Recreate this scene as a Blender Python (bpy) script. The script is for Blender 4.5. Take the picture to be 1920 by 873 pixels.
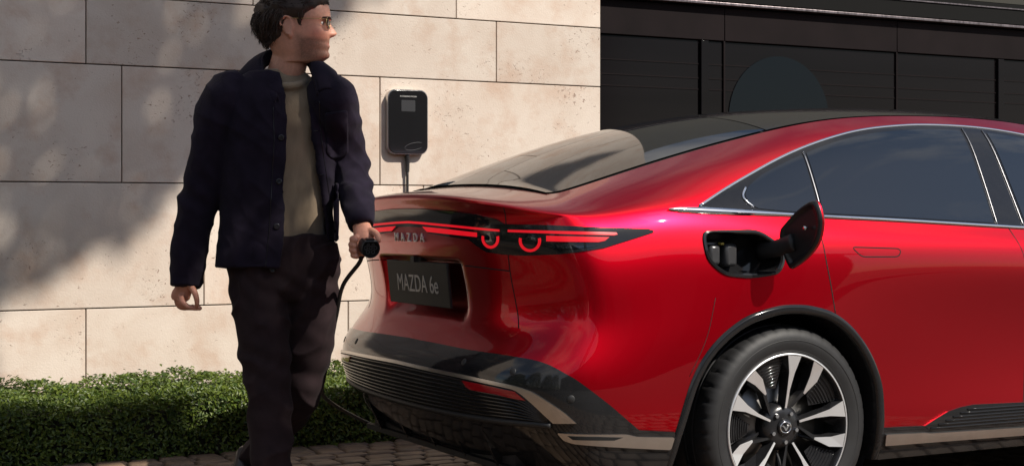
import bpy, bmesh, math, random
import numpy as np
from mathutils import Vector, Matrix
from mathutils.bvhtree import BVHTree
from mathutils.geometry import delaunay_2d_cdt
R = math.radians
for o in list(bpy.data.objects): bpy.data.objects.remove(o)
scene = bpy.context.scene
COL = scene.collection
# ---------------------------------------------------------------- camera
cd = bpy.data.cameras.new('camera'); cam = bpy.data.objects.new('camera', cd); COL.objects.link(cam)
cam.location = (0, 0, 1.08); cam.rotation_euler = (R(90), 0, R(-28))
cd.sensor_width = 36; cd.lens = 2892/1920*36; cd.shift_y = -36.5/1920; cd.clip_end = 2000; cd.clip_start = .05
scene.camera = cam
# ---------------------------------------------------------------- sky and sun
SUN_TO = Vector((-.60, 1.0, -1.15)).normalized()      # direction in which sunlight travels
SUN_EL = math.asin(-SUN_TO.z)
world = bpy.data.worlds.new('World'); scene.world = world; world.use_nodes = True
wn = world.node_tree.nodes; wl = world.node_tree.links; wn.clear()
wo = wn.new('ShaderNodeOutputWorld'); bg = wn.new('ShaderNodeBackground')
sky = wn.new('ShaderNodeTexSky'); sky.sky_type = 'NISHITA'; sky.sun_disc = False
sky.sun_elevation = SUN_EL; sky.sun_rotation = math.atan2(-SUN_TO.x, -SUN_TO.y)
sky.air_density = 1.0; sky.dust_density = .6
bg.inputs['Strength'].default_value = .088
tcw = wn.new('ShaderNodeTexCoord'); mpw = wn.new('ShaderNodeMapping'); mpw.inputs['Scale'].default_value = (1, 1, 2.6)
nzw = wn.new('ShaderNodeTexNoise'); nzw.inputs['Scale'].default_value = 2.3; nzw.inputs['Detail'].default_value = 8; nzw.inputs['Roughness'].default_value = .58
crw = wn.new('ShaderNodeValToRGB'); crw.color_ramp.elements[0].position = .44; crw.color_ramp.elements[1].position = .70
mxw = wn.new('ShaderNodeMix'); mxw.data_type = 'RGBA'; mxw.inputs['B'].default_value = (8.6, 8.3, 8.0, 1)
wl.new(tcw.outputs['Generated'], mpw.inputs['Vector']); wl.new(mpw.outputs['Vector'], nzw.inputs['Vector'])
wl.new(nzw.outputs['Fac'], crw.inputs['Fac']); wl.new(crw.outputs['Color'], mxw.inputs['Factor'])
wl.new(sky.outputs['Color'], mxw.inputs['A']); wl.new(mxw.outputs['Result'], bg.inputs['Color'])
wl.new(bg.outputs['Background'], wo.inputs['Surface'])
sl = bpy.data.lights.new('sun', 'SUN'); sl.energy = 5.0; sl.angle = R(.5); sl.color = (1.0, .93, .83)
sun = bpy.data.objects.new('sun', sl); COL.objects.link(sun); sun.location = (6, -6, 10)
sun.rotation_euler = SUN_TO.to_track_quat('-Z', 'Y').to_euler()
scene.view_settings.view_transform = 'Standard'; scene.view_settings.look = 'None'
scene.view_settings.exposure = .32; scene.view_settings.gamma = 1; scene.view_settings.use_curve_mapping = False

# ---------------------------------------------------------------- helpers
def lnk(o, parent=None):
    COL.objects.link(o)
    if parent is not None: o.parent = parent
    return o
def mesh(name, vs, fs, mat=None, parent=None, smooth=True, kind=None):
    me = bpy.data.meshes.new(name); me.from_pydata([tuple(v) for v in vs], [], [tuple(f) for f in fs])
    me.validate(); me.update()
    if smooth: me.polygons.foreach_set('use_smooth', [True]*len(me.polygons))
    if mat: me.materials.append(mat)
    o = bpy.data.objects.new(name, me)
    if kind: o['kind'] = kind
    return lnk(o, parent)
def thing(name, label, cat, loc=(0, 0, 0), rz=0, group=None):
    o = bpy.data.objects.new(name, None); COL.objects.link(o); o.location = loc; o.rotation_euler = (0, 0, rz)
    o.empty_display_size = .1
    return tag(o, label, cat, group)
def tag(o, label, cat, group=None):
    o['label'] = label; o['category'] = cat
    if group: o['group'] = group
    return o
def fixn(o):
    bm = bmesh.new(); bm.from_mesh(o.data); bmesh.ops.recalc_face_normals(bm, faces=bm.faces); bm.to_mesh(o.data); bm.free()
def solid(o, t, off=0, bevel=0, seg=2):
    m = o.modifiers.new('s', 'SOLIDIFY'); m.thickness = t; m.offset = off
    if bevel:
        b = o.modifiers.new('b', 'BEVEL'); b.width = bevel; b.segments = seg; b.limit_method = 'ANGLE'; b.angle_limit = R(40)
def sharp(o, ang=35):
    o.data.set_sharp_from_angle(angle=R(ang))
def box(cx, cy, cz, sx, sy, sz):
    v = [(cx+a*sx/2, cy+b*sy/2, cz+c*sz/2) for a in (-1, 1) for b in (-1, 1) for c in (-1, 1)]
    f = [(0, 1, 3, 2), (4, 6, 7, 5), (0, 4, 5, 1), (2, 3, 7, 6), (0, 2, 6, 4), (1, 5, 7, 3)]
    return v, f
def bbox(name, c, s, mat, parent=None, bevel=.004):
    v, f = box(*c, *s); o = mesh(name, v, f, mat, parent, smooth=False)
    if bevel:
        b = o.modifiers.new('b', 'BEVEL'); b.width = bevel; b.segments = 2
        o.data.polygons.foreach_set('use_smooth', [True]*6); b.harden_normals = False
        sharp(o, 30)
    return o
def join(parts):
    V, Fc = [], []
    for v, f in parts:
        k = len(V); V += [tuple(p) for p in v]; Fc += [tuple(i+k for i in q) for q in f]
    return V, Fc
def spline(pts, n, closed=False):
    """Catmull-Rom through pts, n samples per span (centripetal-ish)"""
    P = np.array(pts, float); m = len(P); out = []
    rng = range(m if closed else m-1)
    for i in rng:
        if closed: p0, p1, p2, p3 = P[(i-1) % m], P[i], P[(i+1) % m], P[(i+2) % m]
        else: p1, p2 = P[i], P[i+1]; p0 = P[i-1] if i > 0 else 2*p1-p2; p3 = P[i+2] if i+2 < m else 2*p2-p1
        for k in range(n):
            t = k/n
            out.append(.5*((2*p1)+(p2-p0)*t+(2*p0-5*p1+4*p2-p3)*t*t+(3*p1-p0-3*p2+p3)*t**3))
    if not closed: out.append(P[-1])
    return np.array(out)
def tube(pts, rad, n=10, cap=True, squash=None):
    P = [Vector(p) for p in pts]; m = len(P)
    rr = [rad]*m if not hasattr(rad, '__len__') else list(rad)
    V, Fc = [], []; up = Vector((0, 0, 1)); prev = None
    for i, p in enumerate(P):
        t = (P[min(i+1, m-1)]-P[max(i-1, 0)]).normalized()
        if prev is None:
            a = t.cross(up)
            if a.length < .05: a = t.cross(Vector((1, 0, 0)))
            a.normalize()
        else:
            a = prev-t*prev.dot(t); a.normalize()
        b = t.cross(a); prev = a
        ra, rb = (rr[i], rr[i]) if not hasattr(rr[i], '__len__') else rr[i]
        for k in range(n):
            an = 2*math.pi*k/n; V.append(p+a*math.cos(an)*ra+b*math.sin(an)*rb)
    for i in range(m-1):
        for k in range(n):
            Fc.append((i*n+k, i*n+(k+1) % n, (i+1)*n+(k+1) % n, (i+1)*n+k))
    if cap:
        Fc.append(tuple(range(n-1, -1, -1))); Fc.append(tuple((m-1)*n+k for k in range(n)))
    return V, Fc
def lathe(prof, n=48, axis='y'):
    """prof: list of (radius, along)"""
    V, Fc = [], []; m = len(prof)
    for i in range(n):
        a = 2*math.pi*i/n; c, s = math.cos(a), math.sin(a)
        for r, h in prof: V.append((r*c, h, r*s) if axis == 'y' else (r*c, r*s, h))
    for i in range(n):
        for j in range(m-1):
            Fc.append((i*m+j, ((i+1) % n)*m+j, ((i+1) % n)*m+j+1, i*m+j+1))
    return V, Fc
def prism(poly, h0, h1, fn=lambda a, b, h: (a, b, h)):
    n = len(poly); V = [fn(a, b, h0) for a, b in poly]+[fn(a, b, h1) for a, b in poly]
    Fc = [tuple(range(n-1, -1, -1)), tuple(range(n, 2*n))]+[(i, (i+1) % n, n+(i+1) % n, n+i) for i in range(n)]
    return V, Fc
# ---------------------------------------------------------------- materials
def nd(nt, typ, **kw):
    n = nt.nodes.new(typ)
    for k, v in kw.items():
        if k in n.inputs: n.inputs[k].default_value = v
        else: setattr(n, k, v)
    return n
def pmat(name, col, rough=.5, metal=0, **kw):
    m = bpy.data.materials.new(name); m.use_nodes = True
    b = m.node_tree.nodes['Principled BSDF']
    b.inputs['Base Color'].default_value = (*col, 1); b.inputs['Roughness'].default_value = rough; b.inputs['Metallic'].default_value = metal
    for k, v in kw.items(): b.inputs[k.replace('_', ' ')].default_value = v
    return m
def vary(m, scale=8, amt=.25, bump=0, bscale=60, coord='Object', detail=6, rough=0, stretch=(1, 1, 1), bdist=.01):
    """noise variation of value (and bump / roughness) on a principled material"""
    nt = m.node_tree; b = nt.nodes['Principled BSDF']; base = tuple(b.inputs['Base Color'].default_value)
    tc = nd(nt, 'ShaderNodeTexCoord'); mp = nd(nt, 'ShaderNodeMapping'); mp.inputs['Scale'].default_value = stretch
    nt.links.new(tc.outputs[coord], mp.inputs['Vector'])
    if amt:
        n = nd(nt, 'ShaderNodeTexNoise', Scale=scale, Detail=detail); nt.links.new(mp.outputs[0], n.inputs['Vector'])
        mr = nd(nt, 'ShaderNodeMapRange'); mr.inputs['To Min'].default_value = 1-amt; mr.inputs['To Max'].default_value = 1+amt
        mr.inputs['From Min'].default_value = .25; mr.inputs['From Max'].default_value = .75
        nt.links.new(n.outputs['Fac'], mr.inputs['Value'])
        mx = nd(nt, 'ShaderNodeMix', data_type='RGBA', blend_type='MULTIPLY'); mx.inputs['Factor'].default_value = 1
        mx.inputs['A'].default_value = base; nt.links.new(mr.outputs[0], mx.inputs['B']); nt.links.new(mx.outputs['Result'], b.inputs['Base Color'])
        if rough:
            r0 = b.inputs['Roughness'].default_value
            m2 = nd(nt, 'ShaderNodeMapRange'); m2.inputs['To Min'].default_value = r0-rough; m2.inputs['To Max'].default_value = r0+rough
            nt.links.new(n.outputs['Fac'], m2.inputs['Value']); nt.links.new(m2.outputs[0], b.inputs['Roughness'])
    if bump:
        n2 = nd(nt, 'ShaderNodeTexNoise', Scale=bscale, Detail=4); nt.links.new(mp.outputs[0], n2.inputs['Vector'])
        bp = nd(nt, 'ShaderNodeBump', Strength=bump, Distance=bdist); nt.links.new(n2.outputs['Fac'], bp.inputs['Height'])
        nt.links.new(bp.outputs['Normal'], b.inputs['Normal'])
    return m
# ================================================================ car body base surface
CAR = (2.235, 5.145, 0)
ZS = [.20, .30, .42, .53, .64, .74, .83, .92, .99, 1.04, 1.085]
SX = [.38, .60, .85, 1.10, 1.50, 2.0, 2.5, 3.0, 3.5, 4.0, 4.4]
WT = {  # half width at the heights of ZS
 .38: [.86, .905, .925, .93, .915, .90, .895, .885, .87, .855, .83],
 .60: [.88, .92, .938, .942, .94, .93, .92, .912, .90, .885, .862],
 .85: [.89, .93, .945, .95, .95, .945, .94, .932, .918, .902, .878],
 1.1: [.89, .93, .945, .95, .955, .955, .952, .948, .937, .913, .882],
 1.5: [.89, .93, .93, .93, .934, .938, .943, .946, .938, .914, .882],
 2.0: [.89, .93, .924, .921, .922, .927, .935, .943, .937, .913, .88],
 2.5: [.89, .93, .922, .918, .919, .924, .932, .94, .934, .908, .875],
 3.0: [.89, .93, .922, .919, .922, .928, .933, .932, .915, .892, .865],
 3.5: [.89, .93, .93, .93, .935, .937, .93, .915, .895, .87, .835],
 4.0: [.89, .93, .945, .948, .948, .94, .92, .895, .86, .82, .77],
 4.4: [.86, .90, .915, .92, .915, .90, .875, .84, .80, .75, .69]}
BELT = {.38: 1.06, .60: 1.088, .85: 1.085, 1.1: 1.073, 1.5: 1.055, 2.0: 1.033, 2.5: 1.012, 3.0: .985, 3.5: .955, 4.0: .92, 4.4: .85}
ZR = [.23, .33, .45, .555, .615, .69, .80, .92, .99, 1.06, 1.118]
XR = [.20, .10, .035, .018, .065, .128, .125, .095, .072, .078, .060]
RY = [0, .30, .55]
RDX = [0, .008, .035]
def body_grid():
    nl = 11; cols = []
    for ci, y in enumerate(RY):                                   # rear face
        cols.append([(XR[j]+RDX[ci], y, ZR[j]-(.0 if j < 9 else (0, .006, .02)[ci])) for j in range(nl)])
    c3, c4 = [], []
    for j in range(nl):
        w = WT[.38][j]; zs = ZS[j]*1.0 if j < 10 else 1.055
        c3.append((XR[j]+.085+(.02 if j > 4 else 0), w*.815, .55*ZR[j]+.45*zs-(.012 if j > 8 else 0)))
        c4.append((XR[j]*.8+.18+(.02 if j > 4 else 0), w*.97, .25*ZR[j]+.75*zs))
    cols += [c3, c4]
    for x in SX:
        b = BELT[x]; k = (b-.2)/.885
        cols.append([(x, WT[x][j], .2+(ZS[j]-.2)*k) for j in range(nl)])
    fz = [.22, .30, .38, .46, .53, .59, .65, .70, .74, .77, .79]
    fx = [.10, .04, .01, 0, 0, .005, .015, .03, .05, .08, .12]
    for dx, ky in ((.32, .93), (.14, .80), (.03, .5), (0, 0)):
        cols.append([(4.92-dx-fx[j], WT[4.4][j]*ky, fz[j]+(.05-fx[j]*.2)*(ky > .9)*(j/10)) for j in range(nl)])
    # upper rows: shoulder -> rail (sides), lip -> glass base (rear), bonnet -> cowl (front)
    up = []
    rear = [[(.036, 0, 1.150), (.082, 0, 1.160), (.19, 0, 1.170), (.275, 0, 1.182)],
            [(.043, .30, 1.143), (.092, .30, 1.152), (.195, .30, 1.162), (.28, .30, 1.175)],
            [(.072, .55, 1.123), (.116, .545, 1.132), (.21, .53, 1.142), (.295, .50, 1.158)],
            [(.143, .72, 1.093), (.17, .70, 1.107), (.24, .65, 1.128), (.305, .58, 1.147)],
            [(.24, .805, 1.072), (.26, .775, 1.092), (.29, .70, 1.122), (.325, .61, 1.144)]]
    side = {.38: [(.38, .815, 1.078), (.38, .785, 1.098), (.38, .71, 1.138), (.38, .625, 1.155)],
            .60: [(.60, .846, 1.110), (.60, .812, 1.140), (.60, .735, 1.192), (.60, .638, 1.222)],
            .85: [(.85, .853, 1.125), (.85, .815, 1.175), (.85, .745, 1.245), (.85, .640, 1.292)],
            1.1: [(1.1, .853, 1.130), (1.1, .805, 1.20), (1.1, .735, 1.29), (1.1, .632, 1.352)],
            1.5: [(1.5, .850, 1.120), (1.5, .795, 1.22), (1.5, .715, 1.362), (1.5, .612, 1.440)],
            2.0: [(2.0, .846, 1.105), (2.0, .785, 1.22), (2.0, .695, 1.385), (2.0, .595, 1.462)],
            2.5: [(2.5, .838, 1.085), (2.5, .775, 1.20), (2.5, .685, 1.375), (2.5, .588, 1.455)],
            3.0: [(3.0, .828, 1.055), (3.0, .770, 1.15), (3.0, .690, 1.29), (3.0, .600, 1.375)],
            3.5: [(3.5, .800, 1.005), (3.5, .760, 1.05), (3.5, .710, 1.12), (3.5, .640, 1.19)],
            4.0: [(4.0, .735, .945), (3.98, .69, .965), (3.9, .66, .995), (3.78, .63, 1.04)],
            4.4: [(4.38, .655, .875), (4.32, .60, .90), (4.15, .55, .96), (3.88, .52, 1.035)]}
    front = [[(4.50-.0, .60, .845), (4.40, .52, .885), (4.2, .44, .96), (3.93, .42, 1.035)],
             [(4.64, .48, .83), (4.50, .42, .875), (4.25, .34, .96), (3.96, .32, 1.035)],
             [(4.74, .28, .82), (4.56, .25, .87), (4.3, .2, .965), (3.99, .19, 1.035)],
             [(4.77, 0, .815), (4.58, 0, .87), (4.32, 0, .965), (4.0, 0, 1.035)]]
    ups = rear+[side[x] for x in SX]+front
    for c, u in zip(cols, ups): c += u
    return np.array(cols)                                          # (NU, NV, 3)
def bspl(P, n, axis):
    """uniform cubic B-spline with clamped (reflected) ends, n samples per span"""
    P = np.moveaxis(P, axis, 0)
    P = np.concatenate([2*P[:1]-P[1:2], P, 2*P[-1:]-P[-2:-1]])
    m = len(P)-3; out = []
    for i in range(m):
        for k in range(n+(1 if i == m-1 else 0)):
            t = k/n
            b = ((1-t)**3/6, (3*t**3-6*t*t+4)/6, (-3*t**3+3*t*t+3*t+1)/6, t**3/6)
            out.append(sum(b[q]*P[i+q] for q in range(4)))
    return np.moveaxis(np.array(out), 0, axis)
G = body_grid()
# mirror the centre line columns so that the section crosses y=0 smoothly
def half_surface(n=10):
    g = np.concatenate([(G[1:2]*np.array([1, -1, 1])), G, G[-2:-1]*np.array([1, -1, 1])])
    s = bspl(g, n, 0)[n:-n]
    return bspl(s, n, 1)
S = half_surface(14)                                               # half width positive
def sst(e0, e1, v):
    t = np.clip((v-e0)/(e1-e0), 0, 1); return t*t*(3-2*t)
# number plate recess and sculpted shoulder below the belt line
_y, _z = S[..., 1], S[..., 2]
_k = (1-sst(.30, .36, _y))*sst(.68, .76, _z)*(1-sst(.905, .925, _z))*(S[..., 0] < .4)
S = S.copy(); S[..., 0] += .035*_k
S[..., 1] *= -1                                                    # near side is -y
NU, NV = S.shape[:2]
NRM = np.cross(np.gradient(S, axis=0), np.gradient(S, axis=1)); NRM /= np.linalg.norm(NRM, axis=2, keepdims=True)+1e-12
_sg = np.sign((NRM*(S-np.array([2.4, 0, .6]))).sum(2, keepdims=True)); NRM *= np.where(np.median(_sg) < 0, -1, 1)
BV = [tuple(p) for p in S.reshape(-1, 3)]
BF = [(i*NV+j, (i+1)*NV+j, (i+1)*NV+j+1, i*NV+j+1) for i in range(NU-1) for j in range(NV-1)]
NF = len(BF); NVT = len(BV)
MIR = np.array([1, -1, 1])
BVH = BVHTree.FromPolygons(BV+[tuple(p) for p in (S*MIR).reshape(-1, 3)], BF+[tuple(NVT+i for i in f[::-1]) for f in BF])
from mathutils.interpolate import poly_3d_calc
_nf = NRM.reshape(-1, 3)
def _hit(o, d):
    h = BVH.ray_cast(o, d)
    if h[0] is None: return None
    k = h[2]; m = k >= NF; q = BF[k-NF if m else k]
    vs = [Vector(BV[i])*1 for i in q]
    p = Vector(h[0])
    if m: p.y *= -1
    w = poly_3d_calc(vs, p); n = Vector((0, 0, 0))
    for i, wi in zip(q, w): n += Vector(_nf[i])*wi
    n.normalize()
    if m: n.y *= -1
    return Vector(h[0]), n
S45 = math.sqrt(.5)
def hit_side(x, z): return _hit(Vector((x, -3, z)), Vector((0, 1, 0)))
def hit_rear(y, z): return _hit(Vector((-2, y, z)), Vector((1, 0, 0)))
def hit_diag(a, z): return _hit(Vector((a*S45-2, -a*S45-2, z)), Vector((S45, S45, 0)))   # seen from 45 degrees behind
HIT = {'s': hit_side, 'd': hit_diag, 'r': hit_rear}
# ================================================================ car
M_RED = pmat('red_metallic_paint', (.40, .003, .012), .33, 1.0, Coat_Weight=.75, Coat_Roughness=.02, Coat_IOR=1.42)
_nt = M_RED.node_tree; _b = _nt.nodes['Principled BSDF']
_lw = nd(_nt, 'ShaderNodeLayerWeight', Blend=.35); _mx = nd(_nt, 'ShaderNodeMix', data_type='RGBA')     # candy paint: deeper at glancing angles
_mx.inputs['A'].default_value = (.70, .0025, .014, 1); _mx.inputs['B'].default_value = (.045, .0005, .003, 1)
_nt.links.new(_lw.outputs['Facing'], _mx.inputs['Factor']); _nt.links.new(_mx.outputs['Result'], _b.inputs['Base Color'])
_tc = nd(_nt, 'ShaderNodeTexCoord'); _nz = nd(_nt, 'ShaderNodeTexNoise', Scale=1400, Detail=2); _nt.links.new(_tc.outputs['Object'], _nz.inputs['Vector'])
_bp = nd(_nt, 'ShaderNodeBump', Strength=.06, Distance=.001); _nt.links.new(_nz.outputs['Fac'], _bp.inputs['Height']); _nt.links.new(_bp.outputs['Normal'], _b.inputs['Normal'])
M_BLK = vary(pmat('gloss_black', (.012, .012, .013), .09, IOR=1.42, Coat_Weight=.15, Coat_Roughness=.02), 30, .1)
M_MAT = vary(pmat('matt_black_plastic', (.012, .012, .013), .55), 40, .2, .15, 300, bdist=.001)
M_GAP = pmat('panel_gap', (.004, .004, .004), .9)
M_GLS = pmat('tinted_glass', (.006, .008, .011), .012, IOR=1.62, Coat_Weight=.5, Coat_Roughness=.0)
M_RGL = pmat('rear_tinted_glass', (.006, .007, .009), .035, IOR=1.43)
M_DLN = vary(pmat('dark_window_line', (.22, .22, .23), .35, 1), 20, .05)
M_CHR = vary(pmat('bright_chrome', (.78, .78, .80), .10, 1), 20, .05)
M_SLV = vary(pmat('satin_silver', (.55, .53, .51), .28, 1), 25, .06)
M_TYR = vary(pmat('tyre_rubber', (.010, .010, .011), .6), 18, .3, .2, 200, bdist=.001)
M_MCH = vary(pmat('machined_alloy', (.80, .80, .81), .34, .75), 6, .05, .03, 900, bdist=.0005)
M_RIM = vary(pmat('black_alloy', (.02, .02, .022), .25, .3), 15, .2)
M_LED = pmat('lit_red_led', (.25, .004, .006), .25, Emission_Color=(1, .008, .022, 1), Emission_Strength=.48)
M_RFL = pmat('red_reflector', (.35, .006, .012), .12, Coat_Weight=.8)
M_PLT = vary(pmat('plate_grey', (.014, .014, .0135), .6), 30, .12)
M_LTR = pmat('pale_letter', (.62, .61, .58), .4)
M_BDG = pmat('white_metal_badge', (.92, .91, .89), .4, .6)
M_SOC = vary(pmat('socket_grey', (.045, .045, .048), .28), 30, .1)
M_PLL = pmat('plate_letter_grey', (.42, .41, .39), .45)
M_YEL = pmat('yellow_tab', (.5, .4, .08), .5)
car = thing('car', 'glossy red liftback saloon with its charging flap open, parked beside the stone wall', 'car', CAR)
YF = lambda o: o
def inpoly(poly):
    P = np.array(poly)
    def f(x, z):
        c = np.zeros(np.shape(x), bool); j = len(P)-1
        for i in range(len(P)):
            xi, zi = P[i]; xj, zj = P[j]
            k = ((zi > z) != (zj > z)) & (x < (xj-xi)*(z-zi)/(zj-zi+1e-12)+xi); c ^= k; j = i
        return c
    return f
def dens(poly, h, closed=True):
    P = [np.array(p, float) for p in poly]; out = []
    m = len(P)
    for i in range(m if closed else m-1):
        a, b = P[i], P[(i+1) % m]; k = max(1, int(np.linalg.norm(b-a)/h))
        out += [a+(b-a)*t/k for t in range(k)]
    if not closed: out.append(P[-1])
    return out
def rounded(poly, r=.01, n=4):
    """2D polygon with its corners rounded"""
    P = [np.array(p, float) for p in poly]; out = []; m = len(P)
    for i in range(m):
        p, a, b = P[i], P[i-1], P[(i+1) % m]
        da, db = np.linalg.norm(a-p), np.linalg.norm(b-p); ra = min(r, da*.45); rb = min(r, db*.45)
        s, e = p+(a-p)/da*ra, p+(b-p)/db*rb
        for k in range(n+1):
            t = k/n; out.append((1-t)**2*s+2*t*(1-t)*p+t*t*e)
    return out
def patch(name, poly, dom, mat, parent, off=.003, thick=.010, h=.02, both=True, cross=False, rnd=0, offfn=None):
    """a piece of sheet lying on the body: outline in one of the projection planes; both = also on the far side; cross = runs over the centre line"""
    P = rounded(poly, rnd) if rnd else poly
    P = dens(P, h*.7); f = inpoly(P); A = np.array(P)
    gx = np.arange(A[:, 0].min()+h/2, A[:, 0].max(), h); gz = np.arange(A[:, 1].min()+h/2, A[:, 1].max(), h)
    pts = [tuple(p) for p in P]; n0 = len(pts)
    for i, x in enumerate(gx):
        for z in gz:
            zz = z+(h*.25 if i % 2 else -h*.25)
            if f(np.array(x), np.array(zz)) and np.min(np.hypot(A[:, 0]-x, A[:, 1]-zz)) > h*.35: pts.append((x, zz))
    r = delaunay_2d_cdt([Vector(p) for p in pts], [(i, (i+1) % n0) for i in range(n0)], [], 1, 1e-7)
    vv = []; ok = []
    for p in r[0]:
        hh = HIT[dom](p.x, p.y); vv.append(hh)
    fs = [tuple(q) for q in r[2] if all(vv[i] is not None for i in q)]
    use = sorted({i for q in fs for i in q}); mp = {k: i for i, k in enumerate(use)}
    pos = [vv[k][0] for k in use]; nr = [vv[k][1] for k in use]
    if offfn: of = [offfn(r[0][k].x, r[0][k].y) for k in use]
    else: of = [off]*len(use)
    fs = [tuple(mp[i] for i in q) for q in fs]
    bm = bmesh.new(); nl = bm.verts.layers.float_vector.new('n')
    bvs = []
    for p, n, o_ in zip(pos, nr, of):
        v = bm.verts.new(p+n*o_); v[nl] = n; bvs.append(v)
    for q in fs:
        try: fc = bm.faces.new([bvs[i] for i in q])
        except ValueError: continue
        fc.normal_update()
        if fc.normal.dot(nr[q[0]]) < 0: fc.normal_flip()
    if cross:
        bmesh.ops.bisect_plane(bm, geom=bm.verts[:]+bm.edges[:]+bm.faces[:], plane_co=(0, 0, 0), plane_no=(0, 1, 0), clear_outer=True)
    for e in bm.edges: pass
    V = [(v.co.copy(), Vector(v[nl]).normalized()) for v in bm.verts]; bm.verts.index_update()
    Fc = [tuple(v.index for v in q.verts) for q in bm.faces]
    bed = [(e.verts[0].index, e.verts[1].index, e) for e in bm.edges if len(e.link_faces) == 1]
    bed = [(a, b) if [l for l in e.link_loops][0].vert.index == a else (b, a) for a, b, e in bed]
    bm.free()
    vs = [v for v, n in V]; ns = [n for v, n in V]; fs = list(Fc)
    for a, b in bed:
        if cross and abs(V[a][0].y) < .0008 and abs(V[b][0].y) < .0008: continue
        k = len(vs); n = (V[b][0]-V[a][0]).cross(V[a][1]+V[b][1]).normalized()
        vs += [V[a][0], V[b][0], V[b][0]-V[b][1]*thick, V[a][0]-V[a][1]*thick]; ns += [n]*4
        fs.append((k+1, k, k+3, k+2))
    def make(vs, fs, ns):
        o = mesh(name, vs, fs, mat, parent)
        o.data.normals_split_custom_set_from_vertices([tuple(n) for n in ns]); return o
    if both or cross:
        mv = [Vector((v.x, -v.y, v.z)) for v in vs]; mn = [Vector((n.x, -n.y, n.z)) for n in ns]; mf = [tuple(reversed(q)) for q in fs]
    if cross:
        k = len(vs); return make(vs+mv, fs+[tuple(i+k for i in q) for q in mf], ns+mn)
    o = make(vs, fs, ns)
    if both: make(mv, mf, mn)
    return o
def online(pts, dom, off=0, h=.02, cross=False, smooth=True):
    P = dens(spline(pts, 6) if smooth and len(pts) > 2 else pts, h, False); out = []
    for p in P:
        q = HIT[dom](*p)
        if q: out.append((q[0]+q[1]*off, q[1]))
    if cross:
        out = [q for q in out if q[0].y < -.004]
        out = [(Vector((p.x, -p.y, p.z)), Vector((n.x, -n.y, n.z))) for p, n in reversed(out)]+out
    return out
def strip(name, line, w, mat, parent, h=.004, both=True, prof=None):
    """moulding swept along a line on the body; prof = [(across, up)]"""
    prof = prof or [(-w/2, 0), (-w/2*.85, h*.8), (0, h), (w/2*.85, h*.8), (w/2, 0)]
    V, Fc = [], []; m = len(line); k = len(prof)
    for i, (p, n) in enumerate(line):
        t = (line[min(i+1, m-1)][0]-line[max(i-1, 0)][0]).normalized(); a = n.cross(t).normalized()
        for u, v in prof: V.append(p+a*u+n*v)
    for i in range(m-1):
        for j in range(k-1): Fc.append((i*k+j, (i+1)*k+j, (i+1)*k+j+1, i*k+j+1))
    Fc += [tuple(range(k)), tuple((m-1)*k+j for j in range(k-1, -1, -1))]
    o = mesh(name, V, Fc, mat, parent); fixn(o)
    if both:
        o2 = mesh(name, [(v.x, -v.y, v.z) for v in V], [tuple(reversed(q)) for q in Fc], mat, parent); fixn(o2)
    return o
def txt(s, size, mat, name, parent, ext=.002, sx=1, space=1):
    cu = bpy.data.curves.new(name, 'FONT'); cu.body = s; cu.size = size; cu.extrude = ext; cu.align_x = 'CENTER'; cu.align_y = 'CENTER'; cu.space_character = space
    to = bpy.data.objects.new('t', cu); COL.objects.link(to)
    dg = bpy.context.evaluated_depsgraph_get(); me = bpy.data.meshes.new_from_object(to.evaluated_get(dg)); bpy.data.objects.remove(to)
    for v in me.vertices: v.co.x *= sx
    me.materials.clear(); me.materials.append(mat); me.name = name
    o = bpy.data.objects.new(name, me); return lnk(o, parent)
# ---- outlines (metres; d = 45 degree plane, s = side plane)
ARCH = [(.585, .20), (.600, .30), (.618, .38), (.669, .534), (.749, .644), (.872, .728), (1.00, .764), (1.085, .770), (1.17, .762), (1.265, .735), (1.355, .677), (1.436, .587), (1.487, .484), (1.501, .38), (1.503, .30), (1.503, .20)]
ARCHS = [tuple(p) for p in spline(ARCH, 5)]
FUEL = [(.738, 1.000), (.752, 1.022), (.949, 1.023), (.985, 1.010), (1.045, .966), (1.052, .94), (1.044, .905), (1.02, .875), (.915, .865), (.818, .873), (.78, .895), (.746, .93)]
RWX, FWX, WZ, WBASE = 1.09, 3.985, .345, 2.895
# ---- shell
cen = S[:-1, :-1]*.25+S[1:, :-1]*.25+S[:-1, 1:]*.25+S[1:, 1:]*.25
def inset(poly, d):
    P = np.array(poly); c = np.array([P[:, 0].mean(), P[:, 1].mean()]); v = P-c; L = np.linalg.norm(v, axis=1, keepdims=True)
    return c+v*(1-d/L)
sidem = (cen[..., 0] > .45)
arc = np.array(ARCHS)
arch_c = np.array([RWX, WZ]); arch_in = arch_c+(arc-arch_c)*(1-.018/np.linalg.norm(arc-arch_c, axis=1, keepdims=True))
kill = sidem & (inpoly(arch_in)(cen[..., 0], cen[..., 2]) | inpoly(arch_in+np.array([WBASE, 0]))(cen[..., 0], cen[..., 2]))
fuel_in = inset(FUEL, .006)
kill = kill | ((cen[..., 2] < .222) & (cen[..., 0] > .45))
killr = kill | (sidem & inpoly(fuel_in)(cen[..., 0], cen[..., 2]))
def shell(killm, sgn):
    fs = [f for f, k in zip(BF, killm.reshape(-1)) if not k]
    vs = [(p[0], p[1]*sgn, p[2]) for p in BV]
    if sgn < 0: fs = [q[::-1] for q in fs]
    return vs, fs
va, fa = shell(killr, 1); vb, fb = shell(kill, -1)
vs, fs = join([(va, fa), (vb, fb)])
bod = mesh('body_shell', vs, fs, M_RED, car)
bm = bmesh.new(); bm.from_mesh(bod.data); bmesh.ops.remove_doubles(bm, verts=bm.verts, dist=.0002)
bmesh.ops.delete(bm, geom=[v for v in bm.verts if not v.link_faces], context='VERTS')
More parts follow.
